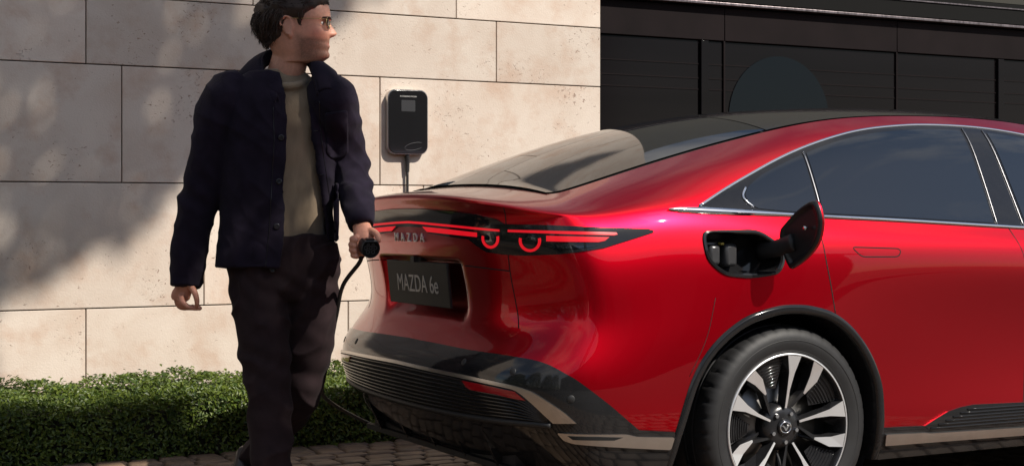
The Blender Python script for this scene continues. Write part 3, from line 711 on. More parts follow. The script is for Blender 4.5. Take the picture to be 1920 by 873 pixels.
# ================================================================ place: ground, paving, wall, facade, hedge, added shade casters
rng = random.Random(7)
def stone_mat(name, c1, c2, c3, pit=1.0, rough=.75, sc=1.0):
    m = pmat(name, c1, rough); nt = m.node_tree; b = nt.nodes['Principled BSDF']; L = nt.links.new
    tc = nd(nt, 'ShaderNodeTexCoord'); oi = nd(nt, 'ShaderNodeObjectInfo')
    ad = nd(nt, 'ShaderNodeVectorMath', operation='MULTIPLY_ADD'); ad.inputs[1].default_value = (1, 1, 1)
    cb = nd(nt, 'ShaderNodeCombineXYZ'); mu = nd(nt, 'ShaderNodeMath', operation='MULTIPLY'); mu.inputs[1].default_value = 37
    L(oi.outputs['Random'], mu.inputs[0])
    for k in range(3): L(mu.outputs[0], cb.inputs[k])
    L(tc.outputs['Object'], ad.inputs[0]); L(cb.outputs[0], ad.inputs[2])
    n1 = nd(nt, 'ShaderNodeTexNoise', Scale=2.3*sc, Detail=7, Roughness=.6, Distortion=.6); L(ad.outputs[0], n1.inputs['Vector'])
    n2 = nd(nt, 'ShaderNodeTexNoise', Scale=5.5*sc, Detail=9, Roughness=.65); L(ad.outputs[0], n2.inputs['Vector'])
    r1 = nd(nt, 'ShaderNodeMapRange'); r1.inputs['From Min'].default_value = .40; r1.inputs['From Max'].default_value = .66; L(n1.outputs['Fac'], r1.inputs['Value'])
    r2 = nd(nt, 'ShaderNodeMapRange'); r2.inputs['From Min'].default_value = .50; r2.inputs['From Max'].default_value = .72; L(n2.outputs['Fac'], r2.inputs['Value'])
    m1 = nd(nt, 'ShaderNodeMix', data_type='RGBA'); m1.inputs['A'].default_value = (*c1, 1); m1.inputs['B'].default_value = (*c2, 1); L(r1.outputs[0], m1.inputs['Factor'])
    m2 = nd(nt, 'ShaderNodeMix', data_type='RGBA'); m2.inputs['B'].default_value = (*c3, 1); L(m1.outputs['Result'], m2.inputs['A']); L(r2.outputs[0], m2.inputs['Factor'])
    # per slab value
    mv = nd(nt, 'ShaderNodeMapRange'); mv.inputs['To Min'].default_value = .83; mv.inputs['To Max'].default_value = 1.06; L(oi.outputs['Random'], mv.inputs['Value'])
    m3 = nd(nt, 'ShaderNodeMix', data_type='RGBA', blend_type='MULTIPLY'); m3.inputs['Factor'].default_value = 1; L(m2.outputs['Result'], m3.inputs['A']); L(mv.outputs[0], m3.inputs['B'])
    # pits: small holes gathered in clusters
    mp = nd(nt, 'ShaderNodeMapping'); mp.inputs['Scale'].default_value = (1, 1, 1.5); L(ad.outputs[0], mp.inputs['Vector'])
    vo = nd(nt, 'ShaderNodeTexNoise', Scale=46*sc, Detail=3, Roughness=.6, Distortion=1.2); L(mp.outputs[0], vo.inputs['Vector'])
    cl = nd(nt, 'ShaderNodeTexNoise', Scale=3.2*sc, Detail=3); L(ad.outputs[0], cl.inputs['Vector'])
    a2 = nd(nt, 'ShaderNodeMath', operation='MULTIPLY_ADD'); a2.inputs[1].default_value = .42; L(cl.outputs['Fac'], a2.inputs[0]); L(vo.outputs['Fac'], a2.inputs[2])
    pr = nd(nt, 'ShaderNodeMapRange'); pr.inputs['From Min'].default_value = .885; pr.inputs['From Max'].default_value = .945; L(a2.outputs[0], pr.inputs['Value'])
    pm_ = nd(nt, 'ShaderNodeMath', operation='MULTIPLY'); pm_.inputs[1].default_value = .8*pit; L(pr.outputs[0], pm_.inputs[0])
    m4 = nd(nt, 'ShaderNodeMix', data_type='RGBA'); m4.inputs['B'].default_value = (c3[0]*.42, c3[1]*.36, c3[2]*.34, 1); L(m3.outputs['Result'], m4.inputs['A']); L(pm_.outputs[0], m4.inputs['Factor'])
    L(m4.outputs['Result'], b.inputs['Base Color'])
    n3 = nd(nt, 'ShaderNodeTexNoise', Scale=120*sc, Detail=4); L(ad.outputs[0], n3.inputs['Vector'])
    sb = nd(nt, 'ShaderNodeMath', operation='MULTIPLY_ADD'); sb.inputs[1].default_value = -3.0*pit; L(pr.outputs[0], sb.inputs[0]); L(n3.outputs['Fac'], sb.inputs[2])
    bp = nd(nt, 'ShaderNodeBump', Strength=.35, Distance=.003); L(sb.outputs[0], bp.inputs['Height']); L(bp.outputs['Normal'], b.inputs['Normal'])
    return m
M_TRAV = stone_mat('travertine', (.64, .552, .47), (.57, .468, .385), (.53, .39, .30))
M_JNT = pmat('dark_joint', (.09, .07, .058), .95)
M_GRD = vary(pmat('sand_bed', (.085, .068, .052), .95), 14, .35, .5, 90)
M_SETT = stone_mat('sett_stone', (.165, .108, .068), (.10, .068, .046), (.21, .14, .085), .5, .62, 3.0)
# ---- ground
g = mesh('ground', [(-150, -150, -.02), (150, -150, -.02), (150, 150, -.02), (-150, 150, -.02)], [(0, 1, 2, 3)], M_GRD, smooth=False); g['kind'] = 'structure'
pav = bpy.data.objects.new('paving', None); COL.objects.link(pav); pav['kind'] = 'structure'
def sett(w, l, seed):
    r = random.Random(seed); j = lambda s: r.uniform(-s, s)
    V = []
    for k, (sx, z) in enumerate(((1.0, -.03), (1.0, -.004), (.90, .0045), (.74, .0075))):
        for a, b in ((-1, -1), (1, -1), (1, 1), (-1, 1)): V.append((a*w/2*sx+j(.004), b*l/2*sx+j(.004), z+j(.0012)))
    Fc = [(i*4+k, i*4+(k+1) % 4, (i+1)*4+(k+1) % 4, (i+1)*4+k) for i in range(3) for k in range(4)]+[(12, 13, 14, 15)]
    return V, Fc
sproto = []
for k in range(10):
    v, f = sett(.118+.012*(k % 3), .086, 50+k); me = bpy.data.meshes.new('sett'); me.from_pydata(v, [], f); me.materials.append(M_SETT)
    me.polygons.foreach_set('use_smooth', [True]*len(f)); sproto.append(me)
spots = []
row = 0; y = 2.95
while y < 7.5:
    x = -1.5+rng.uniform(0, .1)
    while x < 8.5:
        k = rng.randrange(10); w = .118+.012*(k % 3)
        spots.append((x+w/2, y+rng.uniform(-.005, .005), k)); x += w+.010+rng.uniform(0, .005)
    y += .097
def vis(p): return (1.55 < p[0] < 3.9 and 5.70 < p[1] < 7.1)
near = [p for p in spots if vis(p)]; near.sort(key=lambda p: -((p[0]-2.55)**2*.5+(p[1]-6.4)**2) ); near = near[-300:]
ns = set(near)
for p in near:
    o = bpy.data.objects.new('sett', sproto[p[2]]); lnk(o, pav); o.location = (p[0], p[1], rng.uniform(-.005, .003)); o.rotation_euler = (rng.uniform(-.03, .03), rng.uniform(-.03, .03), rng.uniform(-.05, .05))
V, Fc = [], []
for p in spots:
    if p in ns: continue
    me = sproto[p[2]]; k = len(V); dz = rng.uniform(-.004, .003)
    V += [(v.co.x+p[0], v.co.y+p[1], v.co.z+dz) for v in me.vertices]; Fc += [tuple(i+k for i in q.vertices) for q in me.polygons]
mesh('setts', V, Fc, M_SETT, pav, kind='stuff')
M_ASP = vary(pmat('asphalt', (.032, .031, .031), .85), 6, .25, .6, 160, bdist=.004)
o = mesh('drive', [(-40, -9.9, -.006), (40, -9.9, -.006), (40, 2.90, -.006), (-40, 2.90, -.006)], [(0, 1, 2, 3)], M_ASP, smooth=False); o['kind'] = 'structure'
# ---- travertine wall
WY = 7.5
wall = thing('stone_wall', 'tall wall of large pale travertine slabs behind the hedge', 'wall', (1.5, WY, 0))
v, f = box(-.475, .20, 2.1, 7.05, .36, 4.2); mesh('wall_core', v, f, M_JNT, wall, smooth=False)
courses = [(-.02, .624, [-2.5, -.9, .35, 1.67, 3.02, 4.556]), (.624, 1.229, [-2.5, -1.4, .12, 2.25, 3.45, 4.556]), (1.229, 1.797, [-2.5, -1.0, .5, 1.842, 3.199, 4.556]),
           (1.797, 2.13, [-2.5, -1.2, .3, 1.67, 3.889, 4.556]), (2.13, 2.72, [-2.5, -.6, .9, 2.504, 3.645, 4.556]), (2.72, 3.3, [-2.5, -1.2, .6, 2.0, 3.2, 4.556]), (3.3, 4.2, [-2.5, -.4, 1.4, 2.9, 4.556])]
for z0, z1, xs in courses:
    for a, b_ in zip(xs[:-1], xs[1:]):
        g_ = .0029
        dp = rng.uniform(0, .0025); w, h = b_-a-2*g_, z1-z0-2*g_
        v, f = box(0, .0125, 0, w, .035, h)
        o = mesh('slab', v, f, M_TRAV, wall, smooth=False); o.location = ((a+b_)/2-1.5, dp, (z0+z1)/2)
        bv = o.modifiers.new('b', 'BEVEL'); bv.width = .0025; bv.segments = 2
# ---- dark glazed facade beyond the wall
M_FGL = vary(pmat('dark_facade_glass', (.0065, .0052, .0058), .12, IOR=1.2), 1.2, .3, stretch=(.2, 1, 3))
M_FHD = vary(pmat('dark_bronze_panel', (.0085, .0055, .006), .75, IOR=1.2), 3, .3)
M_FBL = pmat('blue_grey_gloss', (.0052, .0078, .0105), .12, IOR=1.2)
M_FMT = vary(pmat('worn_metal_edge', (.16, .135, .14), .35, .8), 9, .6, stretch=(6, 1, 1))
M_FDK = pmat('dark_soffit_paint', (.005, .005, .0048), .85, IOR=1.25)
fac = thing('glass_facade', 'dark bronze glazed shop front with a blue-grey arched shape beyond the red car', 'facade', (5.0, 8.05, 0))
def fbox(name, x0, x1, z0, z1, y0, y1, mat, par=None, bev=.003): return bbox(name, ((x0+x1)/2-5, (y0+y1)/2-8.05, (z0+z1)/2), (x1-x0, y1-y0, z1-z0), mat, par or fac, bev)
xs = [4.2, 5.806, 7.24, 8.68, 10.1, 11.5]
for a, b_ in zip(xs[:-1], xs[1:]):
    fbox('pane', a+.004, b_-.004, .02, 2.172, 8.05, 8.07, M_FGL)
    fbox('header_panel', a+.002, b_-.002, 2.176, 2.385, 8.035, 8.07, M_FHD)
for x in xs[1:-1]: fbox('mullion', x-.006, x+.006, .0, 2.176, 8.037, 8.06, M_FHD, bev=.001)
for x in (5.65, 8.20): fbox('column', x-.028, x+.028, .0, 2.172, 8.028, 8.049, M_FGL)
for z in (1.93, 1.86, 2.02): fbox('blind_rail', 4.2, 11.5, z, z+.006, 8.046, 8.0498, M_FHD, bev=0)
fbox('metal_edge', 4.2, 11.5, 2.395, 2.413, 7.985, 8.06, M_FMT)
fbox('fascia', 4.2, 11.5, 2.419, 2.56, 8.0, 8.07, M_FDK)
fbox('fascia_strip', 4.2, 11.5, 2.525, 2.533, 7.992, 8.0, M_FMT, bev=0)
fbox('upper_panel', 4.2, 11.5, 2.565, 4.2, 8.02, 8.07, vary(pmat('olive_panel', (.018, .0165, .009), .7), 4, .2))
fbox('side_return', 4.2, 11.5, .0, 4.2, 8.071, 8.30, M_FDK)
pa = [(6.251+.405*math.cos(R(t)), 1.70+.40*math.sin(R(t))) for t in range(0, 181, 6)]+[(5.846, .4), (6.656, .4)]
v, f = prism([(x-5, z) for x, z in pa], 0, .006, lambda a, b, h: (a, -.006+h-.0005, b)); o = mesh('arched_blue_shape', v, f, M_FBL, fac, smooth=False); fixn(o)  # blue-grey arched shape lying just in front of the panes
# ---- hedge
def leafmat(name, c1, c2, rough=.45):
    m = pmat(name, c1, rough); nt = m.node_tree; b = nt.nodes['Principled BSDF']; L = nt.links.new
    gm = nd(nt, 'ShaderNodeNewGeometry'); mx = nd(nt, 'ShaderNodeMix', data_type='RGBA'); mx.inputs['A'].default_value = (*c1, 1); mx.inputs['B'].default_value = (*c2, 1)
    L(gm.outputs['Random Per Island'], mx.inputs['Factor']); L(mx.outputs['Result'], b.inputs['Base Color'])
    tr = nd(nt, 'ShaderNodeBsdfTranslucent'); L(mx.outputs['Result'], tr.inputs['Color']); ms = nd(nt, 'ShaderNodeMixShader'); ms.inputs[0].default_value = .28
    L(b.outputs[0], ms.inputs[1]); L(tr.outputs[0], ms.inputs[2]); L(ms.outputs[0], nt.nodes['Material Output'].inputs['Surface'])
    return m
M_HLF = leafmat('box_leaf', (.034, .070, .010), (.15, .20, .026))
M_BRK = vary(pmat('bark', (.06, .045, .032), .9), 12, .3, .6, 40)
hedge = thing('hedge', 'low clipped green box hedge along the foot of the stone wall', 'hedge', (2, 7.1, 0))
def htop(x, y):
    t = (y-6.74)/(7.40-6.74)
    return .250+.05*min(1, max(0, t))+.012*math.sin(x*7.1)+.010*math.sin(x*17+y*9)+.008*math.sin(x*31-y*23)
def leaf(c, n, size, r, V, Fc):
    n = n.normalized(); a = n.orthogonal().normalized(); a = (Matrix.Rotation(r.uniform(0, 6.28), 3, n) @ a); b = n.cross(a)
    l = size*r.uniform(.7, 1.35); w = l*r.uniform(.42, .58); k = len(V)
    V += [c-a*l/2, c+b*w/2+n*w*.18, c+a*l/2-n*l*.12, c-b*w/2+n*w*.18]; Fc += [(k, k+1, k+2), (k, k+2, k+3)]
V, Fc = [], []; r = random.Random(3)
for i in range(62000):
    x = r.uniform(-.3, 4.9); s = r.random()
    if s < .62:
        y = r.uniform(6.74, 7.42); z = htop(x, y)-abs(r.gauss(0, .022))+.012; n = Vector((r.gauss(0, .5), r.gauss(-.15, .5), 1))
        if r.random() < .02: z += r.uniform(.01, .035)
    else:
        z = r.uniform(.0, 1)**.9*.30; y = 6.735+abs(r.gauss(0, .022))-.015*math.sin(x*5+z*11)*1.0+.012*math.sin(x*13-z*17)+max(0, z-.235)*.5; n = Vector((r.gauss(0, .55), -1, r.gauss(.35, .55)))
    leaf(Vector((x-2, y-7.1, z)), n, .0225, r, V, Fc)
mesh('foliage', V, Fc, M_HLF, hedge, smooth=False, kind='stuff')
V, Fc = [], []
for i in range(60):
    for j in range(9):
        x = -.4+i*.09; t = j/8
        y, z = ((6.775, t*2*.24) if t < .5 else (6.775+(t-.5)*2*.63, htop(x, 6.775+(t-.5)*1.26)-.045)); V.append((x-2, y-7.1, z))
for i in range(59):
    for j in range(8): Fc.append((i*9+j, (i+1)*9+j, (i+1)*9+j+1, i*9+j+1))
mesh('twig_core', V, Fc, pmat('dark_twigs', (.016, .016, .008), .95), hedge, smooth=False)
# ---- leaf masses added out of view, shaped to cast the dappled shade
M_TLF = leafmat('caster_leaf', (.05, .09, .02), (.09, .14, .03))
def shade_caster(name, label, pts, base, seed, size=.13, branches=14):
    r = random.Random(seed); root = thing(name, label, 'tree', base, group=None); V, Fc = [], []
    for p in pts: leaf(p-Vector(base), Vector((r.gauss(0, .6), r.gauss(-.7, .6), r.gauss(.8, .5))), size, r, V, Fc)
    mesh('crown', V, Fc, M_TLF, root, smooth=False, kind='stuff')
    P = np.array([tuple(p-Vector(base)) for p in pts]); top = Vector(P.mean(0)); parts = []
    tp = spline([(0, 0, 0), (top.x*.15, top.y*.1, top.z*.35), (top.x*.55, top.y*.5, top.z*.7), tuple(top*1.0)], 6)
    parts.append(tube(tp, [.17*(1-.8*i/(len(tp)-1)) for i in range(len(tp))], 10))
    for k in range(branches):
        e = Vector(P[r.randrange(len(P))]); s = Vector(tp[r.randrange(len(tp)//2, len(tp))]); m = (s+e)/2+Vector((r.uniform(-.2, .2), r.uniform(-.2, .2), .2))
        bp_ = spline([s, m, e], 5); parts.append(tube(bp_, [.035*(1-.8*i/(len(bp_)-1)) for i in range(len(bp_))], 6))
    v, f = join(parts); mesh('trunk', v, f, M_BRK, root)
    return root
K = SUN_TO/SUN_TO.y          # per metre of depth
r = random.Random(11)
WSH = [(3.45, 2.45), (3.13, 2.20), (2.865, 1.985), (2.30, 1.45), (2.10, 1.20), (1.95, .98), (1.70, .80), (1.42, .74), (1.22, .62), (1.18, .0), (-.8, .0), (-.8, 3.3), (4.4, 3.3)]  # shade outline wanted on the wall; leaves go back along the sun from it
from mathutils import noise as mnoise
def mth(a, b): return max(-1, min(1, 2*mnoise.noise(Vector((a, b, 3.3)))))
fw = inpoly(WSH); pts = []
while len(pts) < 10500:
    x, z = r.uniform(-.8, 4.4), r.uniform(.0, 3.3)
    if not fw(np.array(x), np.array(z)): continue
    # gaps low down on the left, where light comes through in patches
    low = max(0, 1-(z-.7)/.5) if x > 1.2 else 0
    if low > 0 and math.sin(x*6.1+z*4)+math.sin(x*2.7-z*7+1.0) > 1.15-1.5*low and r.random() < .9*low+.25: continue
    if x > 1.2 and r.random() < .26+.36*mth(x*2.2, z*2.6): continue
    t = r.uniform(7.2, 8.8); pts.append(Vector((x, WY, z))-K*t)
shade_caster('wall_shade_caster', 'unseen leafy tree form added to cast shade on the upper left of the wall', pts, (1.0, -4.2, -.01), 21)  # added unseen, its crown cut to the wall's shade outline
MSH = inpoly([(4.30, 6.3), (5.20, 6.3), (5.27, 6.9), (5.31, 8.0), (5.31, 8.36), (6.10, 8.38), (6.10, 8.56), (4.9, 8.58), (4.25, 8.5)])  # outline of the added leaves that shade the man and hedge
pts = []
while len(pts) < 2600:
    x, z = r.uniform(4.2, 6.3), r.uniform(6.2, 8.6)
    if not MSH(np.array(x), np.array(z)): continue
    if math.sin(x*9+z*5)+math.sin(z*8-x*4) > 1.45 and r.random() < .8: continue
    t = r.uniform(-.7, .7); pts.append(Vector((x, -.5, z))-K*t)
for _ in range(1500):  # extra leaves to darken the hedge front
    x, z, t = r.uniform(4.4, 6.3), r.uniform(8.26, 8.60), r.uniform(-.7, .7); pts.append(Vector((x, -.5, z))-K*t)
shade_caster('man_shade_caster', 'unseen leafy tree form added to cast shade on the man and the hedge front', pts, (.6, -2.6, -.01), 22, .10)  # added unseen, only to shade the man, hedge front and paving
# ---- what the paint and glass mirror: a building across the drive and planting behind the tail
M_STU = vary(pmat('stucco', (.13, .105, .09), .9), 1.5, .15, .3, 60)
bld = thing('house', 'plain stucco house across the drive with dark windows', 'building', (3, -10, 0))
mesh('wall', *box(0, -2, 2.4, 26, 4, 4.8), M_STU, bld, smooth=False)
mesh('roof', *box(0, -2, 4.92, 26.8, 4.8, .24), M_FDK, bld, smooth=False)
for i in range(8):
    fo = bbox('window', (-10.5+i*3, .02, 2.0), (1.5, .06, 1.9), M_FHD, bld, .01); bbox('pane', (-10.5+i*3, .05, 2.0), (1.36, .02, 1.76), M_FGL, fo, 0)
M_SHB = leafmat('shrub_leaf', (.03, .055, .014), (.06, .09, .02))
for q, (cx, cy, hh, rr) in enumerate(((-5.0, 1.0, 3.6, 1.5), (-5.6, 4.0, 4.2, 1.7), (-5.2, 6.6, 3.4, 1.4), (-6.2, -2.4, 4.4, 1.8))):
    rt = thing('evergreen_shrub', ('dense dark evergreen shrub next to the drive edge', 'broad dark evergreen shrub between two smaller ones', 'smallest dark evergreen shrub, by the end of the wall', 'tallest dark evergreen shrub, at the house side of the screen')[q], 'shrub', (cx, cy, 0), group='evergreen screen behind the car'); r = random.Random(60+q); V, Fc = [], []
    for i in range(5200):
        a = r.uniform(0, 6.283); z = r.uniform(.05, 1); rad = rr*(1-.55*z**2)*(1-.25*r.random()**2)*(1+.12*math.sin(a*5+z*9))
        p = Vector((rad*math.cos(a), rad*math.sin(a), z*hh)); leaf(p, Vector((math.cos(a), math.sin(a), .5))+Vector((r.gauss(0, .4), r.gauss(0, .4), r.gauss(0, .4))), .16, r, V, Fc)
    mesh('crown', V, Fc, M_SHB, rt, smooth=False, kind='stuff')
    v, f = tube([(0, 0, 0), (0, 0, hh*.8)], [.12, .03], 8); mesh('trunk', v, f, M_BRK, rt)
# ---- wall charger
M_CFC = pmat('charger_gloss', (.010, .010, .011), .10, Coat_Weight=.5)
M_SCR = pmat('grey_screen', (.034, .034, .036), .3)
M_LIN = pmat('reflection_grey', (.10, .10, .105), .4)
M_CBL = vary(pmat('cable_rubber', (.018, .017, .017), .45), 60, .2)
chg = thing('wall_charger', 'black rounded wall charger with silver rim and small grey screen on the stone wall', 'charger', (3.343, WY, 1.563))
def rr_(w, h, r_, n=8): return [(sx*(w/2-r_)+r_*math.cos(R(a0+90*k/n)), sz*(h/2-r_)+r_*math.sin(R(a0+90*k/n))) for sx, sz, a0 in ((1, 1, 0), (-1, 1, 90), (-1, -1, 180), (1, -1, 270)) for k in range(n+1)]
v, f = prism(rr_(.232, .342, .046), -.040, -.001, lambda a, b, h: (a, h, b)); o = mesh('housing', v, f, M_SLV, chg); fixn(o); sharp(o, 30)
v, f = prism(rr_(.224, .334, .042), -.046, -.0395, lambda a, b, h: (a, h, b)); o = mesh('front_panel', v, f, M_CFC, chg); fixn(o); sharp(o, 30)
bv = o.modifiers.new('b', 'BEVEL'); bv.width = .003; bv.segments = 2; bv.limit_method = 'ANGLE'
fp_ = o
v, f = prism(rr_(.080, .060, .004, 3), -.0468, -.0455, lambda a, b, h: (a, h, b)); o = mesh('screen', v, f, M_SCR, chg); fixn(o); o.location = (.0, 0, .085); sharp(o, 30)
FX = Matrix(((1, 0, 0, 0), (0, 0, -1, 0), (0, 1, 0, 0), (0, 0, 0, 1)))
t_ = txt('EV CHARGING STATION', .0098, M_LTR, 'lettering', chg, .0002, .85, 1.05); t_.matrix_local = Matrix.Translation((0, -.0466, .134)) @ FX
el = [(.035+.055*math.cos(R(t)), -.0464, -.128+.019*math.sin(R(t))+.010*math.cos(R(t))) for t in range(40, 330, 10)]  # faint curve drawn in for the car's reflection on the front panel
v, f = tube(el, .0007, 5); mesh('reflection_curve', v, f, M_LIN, chg)
parts = [tube([(.005, -.022, -.172), (.005, -.022, -.262)], .0105, 12)]+[tube([(.005, -.022, -.180-k*.011), (.005, -.022, -.186-k*.011)], .0155-.0006*k, 12) for k in range(8)]
v, f = join(parts); mesh('strain_relief', v, f, M_CBL, chg, smooth=False)
# ================================================================ person
from mathutils import noise as mnoise
MO = Vector((1.842, 5.19, 0)); MD = MO.x*math.sin(R(28))+MO.y*math.cos(R(28)); MX0 = MO.x*math.cos(R(28))-MO.y*math.sin(R(28))
def L3(px, py, y=0.0):
    """picture position and depth offset -> the man's own frame (x right, y away, z up), metres"""
    d = MD+y; return Vector(((px-960)/2892*d-MX0, y, 1.08+(400-py)/2892*d))
def PX(r_): return r_/531.0
man = thing('person', 'man in navy jacket and dark trousers, wearing glasses, walking with a charging plug in hand', 'person', tuple(MO), R(-28))
M_SKIN = pmat('skin', (.50, .235, .155), .48, Subsurface_Weight=.10, Subsurface_Scale=.02); M_SKIN.node_tree.nodes['Principled BSDF'].inputs['Subsurface Radius'].default_value = (1, .3, .15)
def fabric(name, c, sc=420, bump=.25, amt=.22, rough=.85, sheen=.3, stretch=(1, 1, 1)):
    m = pmat(name, c, rough, Sheen_Weight=sheen, Sheen_Roughness=.5, Specular_IOR_Level=.12)
    return vary(m, 22, amt, bump, sc, bdist=.002, stretch=stretch)
M_JKT = fabric('navy_wool', (.0115, .0082, .0165), 520, .5, .3, .9, .04)
M_SWT = fabric('taupe_knit', (.205, .155, .105), 300, .4, .22, .9, .3, (1, 1, .35))
M_TRS = fabric('dark_brown_cotton', (.0210, .0125, .0140), 480, .35, .25, .85, .03)
M_SHO = vary(pmat('shoe_leather', (.012, .010, .010), .35), 20, .2)
M_HAIR = vary(pmat('dark_brown_hair', (.030, .017, .011), .5, Specular_IOR_Level=.3), 40, .5)
M_BTN = pmat('dark_button', (.012, .011, .014), .25)
def loft(secs, n=28, cap=True):
    """secs: (centre, axis a vector, axis b vector, power)"""
    V, Fc = [], []
    for c, a, b, pw in secs:
        for k in range(n):
            t = 2*math.pi*k/n; ct, st = math.cos(t), math.sin(t)
            V.append(c+a*math.copysign(abs(ct)**pw, ct)+b*math.copysign(abs(st)**pw, st))
    m = len(secs)
    for i in range(m-1):
        for k in range(n): Fc.append((i*n+k, i*n+(k+1) % n, (i+1)*n+(k+1) % n, (i+1)*n+k))
    if cap: Fc += [tuple(range(n-1, -1, -1)), tuple((m-1)*n+k for k in range(n))]
    return V, Fc
def limb(pts, n=24, flat=1.0, sub=5):
    """pts: (px, py, y, radius px[, depth factor]) -> rounded tapering tube in the man's frame"""
    A = []
    for p in pts:
        v = L3(p[0], p[1], p[2]); A.append((v.x, v.y, v.z, p[3]/531, (p[4] if len(p) > 4 else flat)))
    B = spline(A, sub); C = [Vector(b[:3]) for b in B]; secs = []
    for i, c in enumerate(C):
        t = (C[min(i+1, len(C)-1)]-C[max(i-1, 0)]).normalized()
        a = Vector((0, -1, 0)).cross(t)
        if a.length < .1: a = Vector((1, 0, 0))
        a.normalize(); b = t.cross(a).normalized(); secs.append((c, a*B[i][3], b*B[i][3]*B[i][4], 1.0))
    # rounded ends
    return loft(secs, n)
def blend_mesh(name, parts, vox, mat, parent, smooth=4, fold=None, keep=False):
    v, f = join(parts); o = mesh(name, v, f, mat, parent); fixn(o)
    rm = o.modifiers.new('r', 'REMESH'); rm.mode = 'VOXEL'; rm.voxel_size = vox; rm.use_smooth_shade = True
    if smooth: sm = o.modifiers.new('m', 'SMOOTH'); sm.iterations = smooth; sm.factor = .5
    dg = bpy.context.evaluated_depsgraph_get(); me = bpy.data.meshes.new_from_object(o.evaluated_get(dg)); o.modifiers.clear(); old = o.data; o.data = me; bpy.data.meshes.remove(old); me.name = name
    if not me.materials: me.materials.append(mat)
    if fold:
        n = len(me.vertices); co = np.empty(n*3); no = np.empty(n*3); me.vertices.foreach_get('co', co); me.vertices.foreach_get('normal', no); co = co.reshape(-1, 3); no = no.reshape(-1, 3)
        dd = np.array([fold(Vector(c)) for c in co]); co = co+no*dd[:, None]; me.vertices.foreach_set('co', co.reshape(-1)); me.update()
    me.polygons.foreach_set('use_smooth', [True]*len(me.polygons))
    return o
# ---- head (own axes: +x face, y sideways, z up), profile read from the side
HO = L3(552, 50, .0)
def hp(px, py): v = L3(px, py, 0)-HO; return v.x, v.z
FRONT = [hp(*p) for p in ((585, 121), (607, 115), (617, 108), (618.5, 103), (615, 96), (617, 90), (617.5, 85), (616, 81), (617.5, 75), (618, 69), (618, 60), (616.5, 50), (616, 42), (619, 34), (619.5, 26), (617, 14), (611, 2), (598, -7), (580, -11))]
BACK = [hp(*p) for p in ((528, 128), (520, 118), (514, 105), (508, 92), (502, 82), (496, 72), (492, 60), (489, 46), (489, 30), (494, 14), (505, 2), (525, -7), (545, -11))]
HALF = [(-.150, .052), (-.125, .053), (-.110, .056), (-.085, .064), (-.060, .069), (-.03, .072), (0, .0745), (.03, .077), (.06, .075), (.085, .064), (.105, .044), (.1145, .022)]
fz_ = np.array([p[1] for p in FRONT]); fx_ = np.array([p[0] for p in FRONT]); bz_ = np.array([p[1] for p in BACK]); bx_ = np.array([p[0] for p in BACK])
hz_ = np.array([p[0] for p in HALF]); hw_ = np.array([p[1] for p in HALF])
ze = hp(0, 46)[1]; zn = hp(0, 63)[1]; zmo = hp(0, 84)[1]; zch = hp(0, 108)[1]
def head_part():
    V, Fc = [], []; zs = np.linspace(-.128, .1145, 74); n = 72
    for z in zs:
        xf = np.interp(z, fz_, fx_); xb = np.interp(z, bz_, bx_); w = np.interp(z, hz_, hw_)
        # jaw narrows towards the chin
        xm = xb+(xf-xb)*.46
        for k in range(n):
            t = 2*math.pi*k/n; c, s = math.cos(t), math.sin(t)
            if c >= 0:
                pw = .86 if z > -.03 else .86+.22*min(1, (-.03-z)/.07)
                x = xm+(xf-xm)*abs(c)**pw; y = w*math.copysign(abs(s)**.92, s)
                if z < -.03: y *= 1-.22*min(1, (-.03-z)/.07)*c
            else: x = xm-(xm-xb)*abs(c)**.9; y = w*math.copysign(abs(s)**.95, s)
            ya = abs(y)
            if c > 0:
                # nose
                if zn-.016 < z < ze+.022:
                    if z < zn: N = .0265*(1-((zn-z)/.016)**2)
                    else: N = .0265*(1-(z-zn)/(ze+.022-zn))**1.1
                    wd = .0075+.0075*max(0, 1-abs(z-zn+.003)/.014)
                    x += N*math.exp(-(ya/wd)**2)
                x -= .011*math.exp(-((ya-.032)/.017)**2-((z-ze)/.013)**2)
                x += .004*math.exp(-((ya-.025)/.022)**2-((z-ze-.021)/.008)**2)
                x += .0045*math.exp(-((ya-.042)/.018)**2-((z-ze+.032)/.018)**2)
                x -= .003*math.exp(-(ya/.028)**2-((z-zmo)/.003)**2)
                x += .0025*math.exp(-(ya/.022)**2-((z-zmo+.006)/.005)**2)+.002*math.exp(-(ya/.024)**2-((z-zmo-.006)/.005)**2)
            V.append((x, y, z))
    m = len(zs)
    for i in range(m-1):
        for k in range(n): Fc.append((i*n+k, i*n+(k+1) % n, (i+1)*n+(k+1) % n, (i+1)*n+k))
    Fc += [tuple(range(n-1, -1, -1)), tuple((m-1)*n+k for k in range(n))]
    return V, Fc
TURN = Matrix.Rotation(R(4), 3, 'Z')
def hw(p): return HO+TURN @ Vector(p)
hv, hf = head_part(); hv = [hw(p) for p in hv]
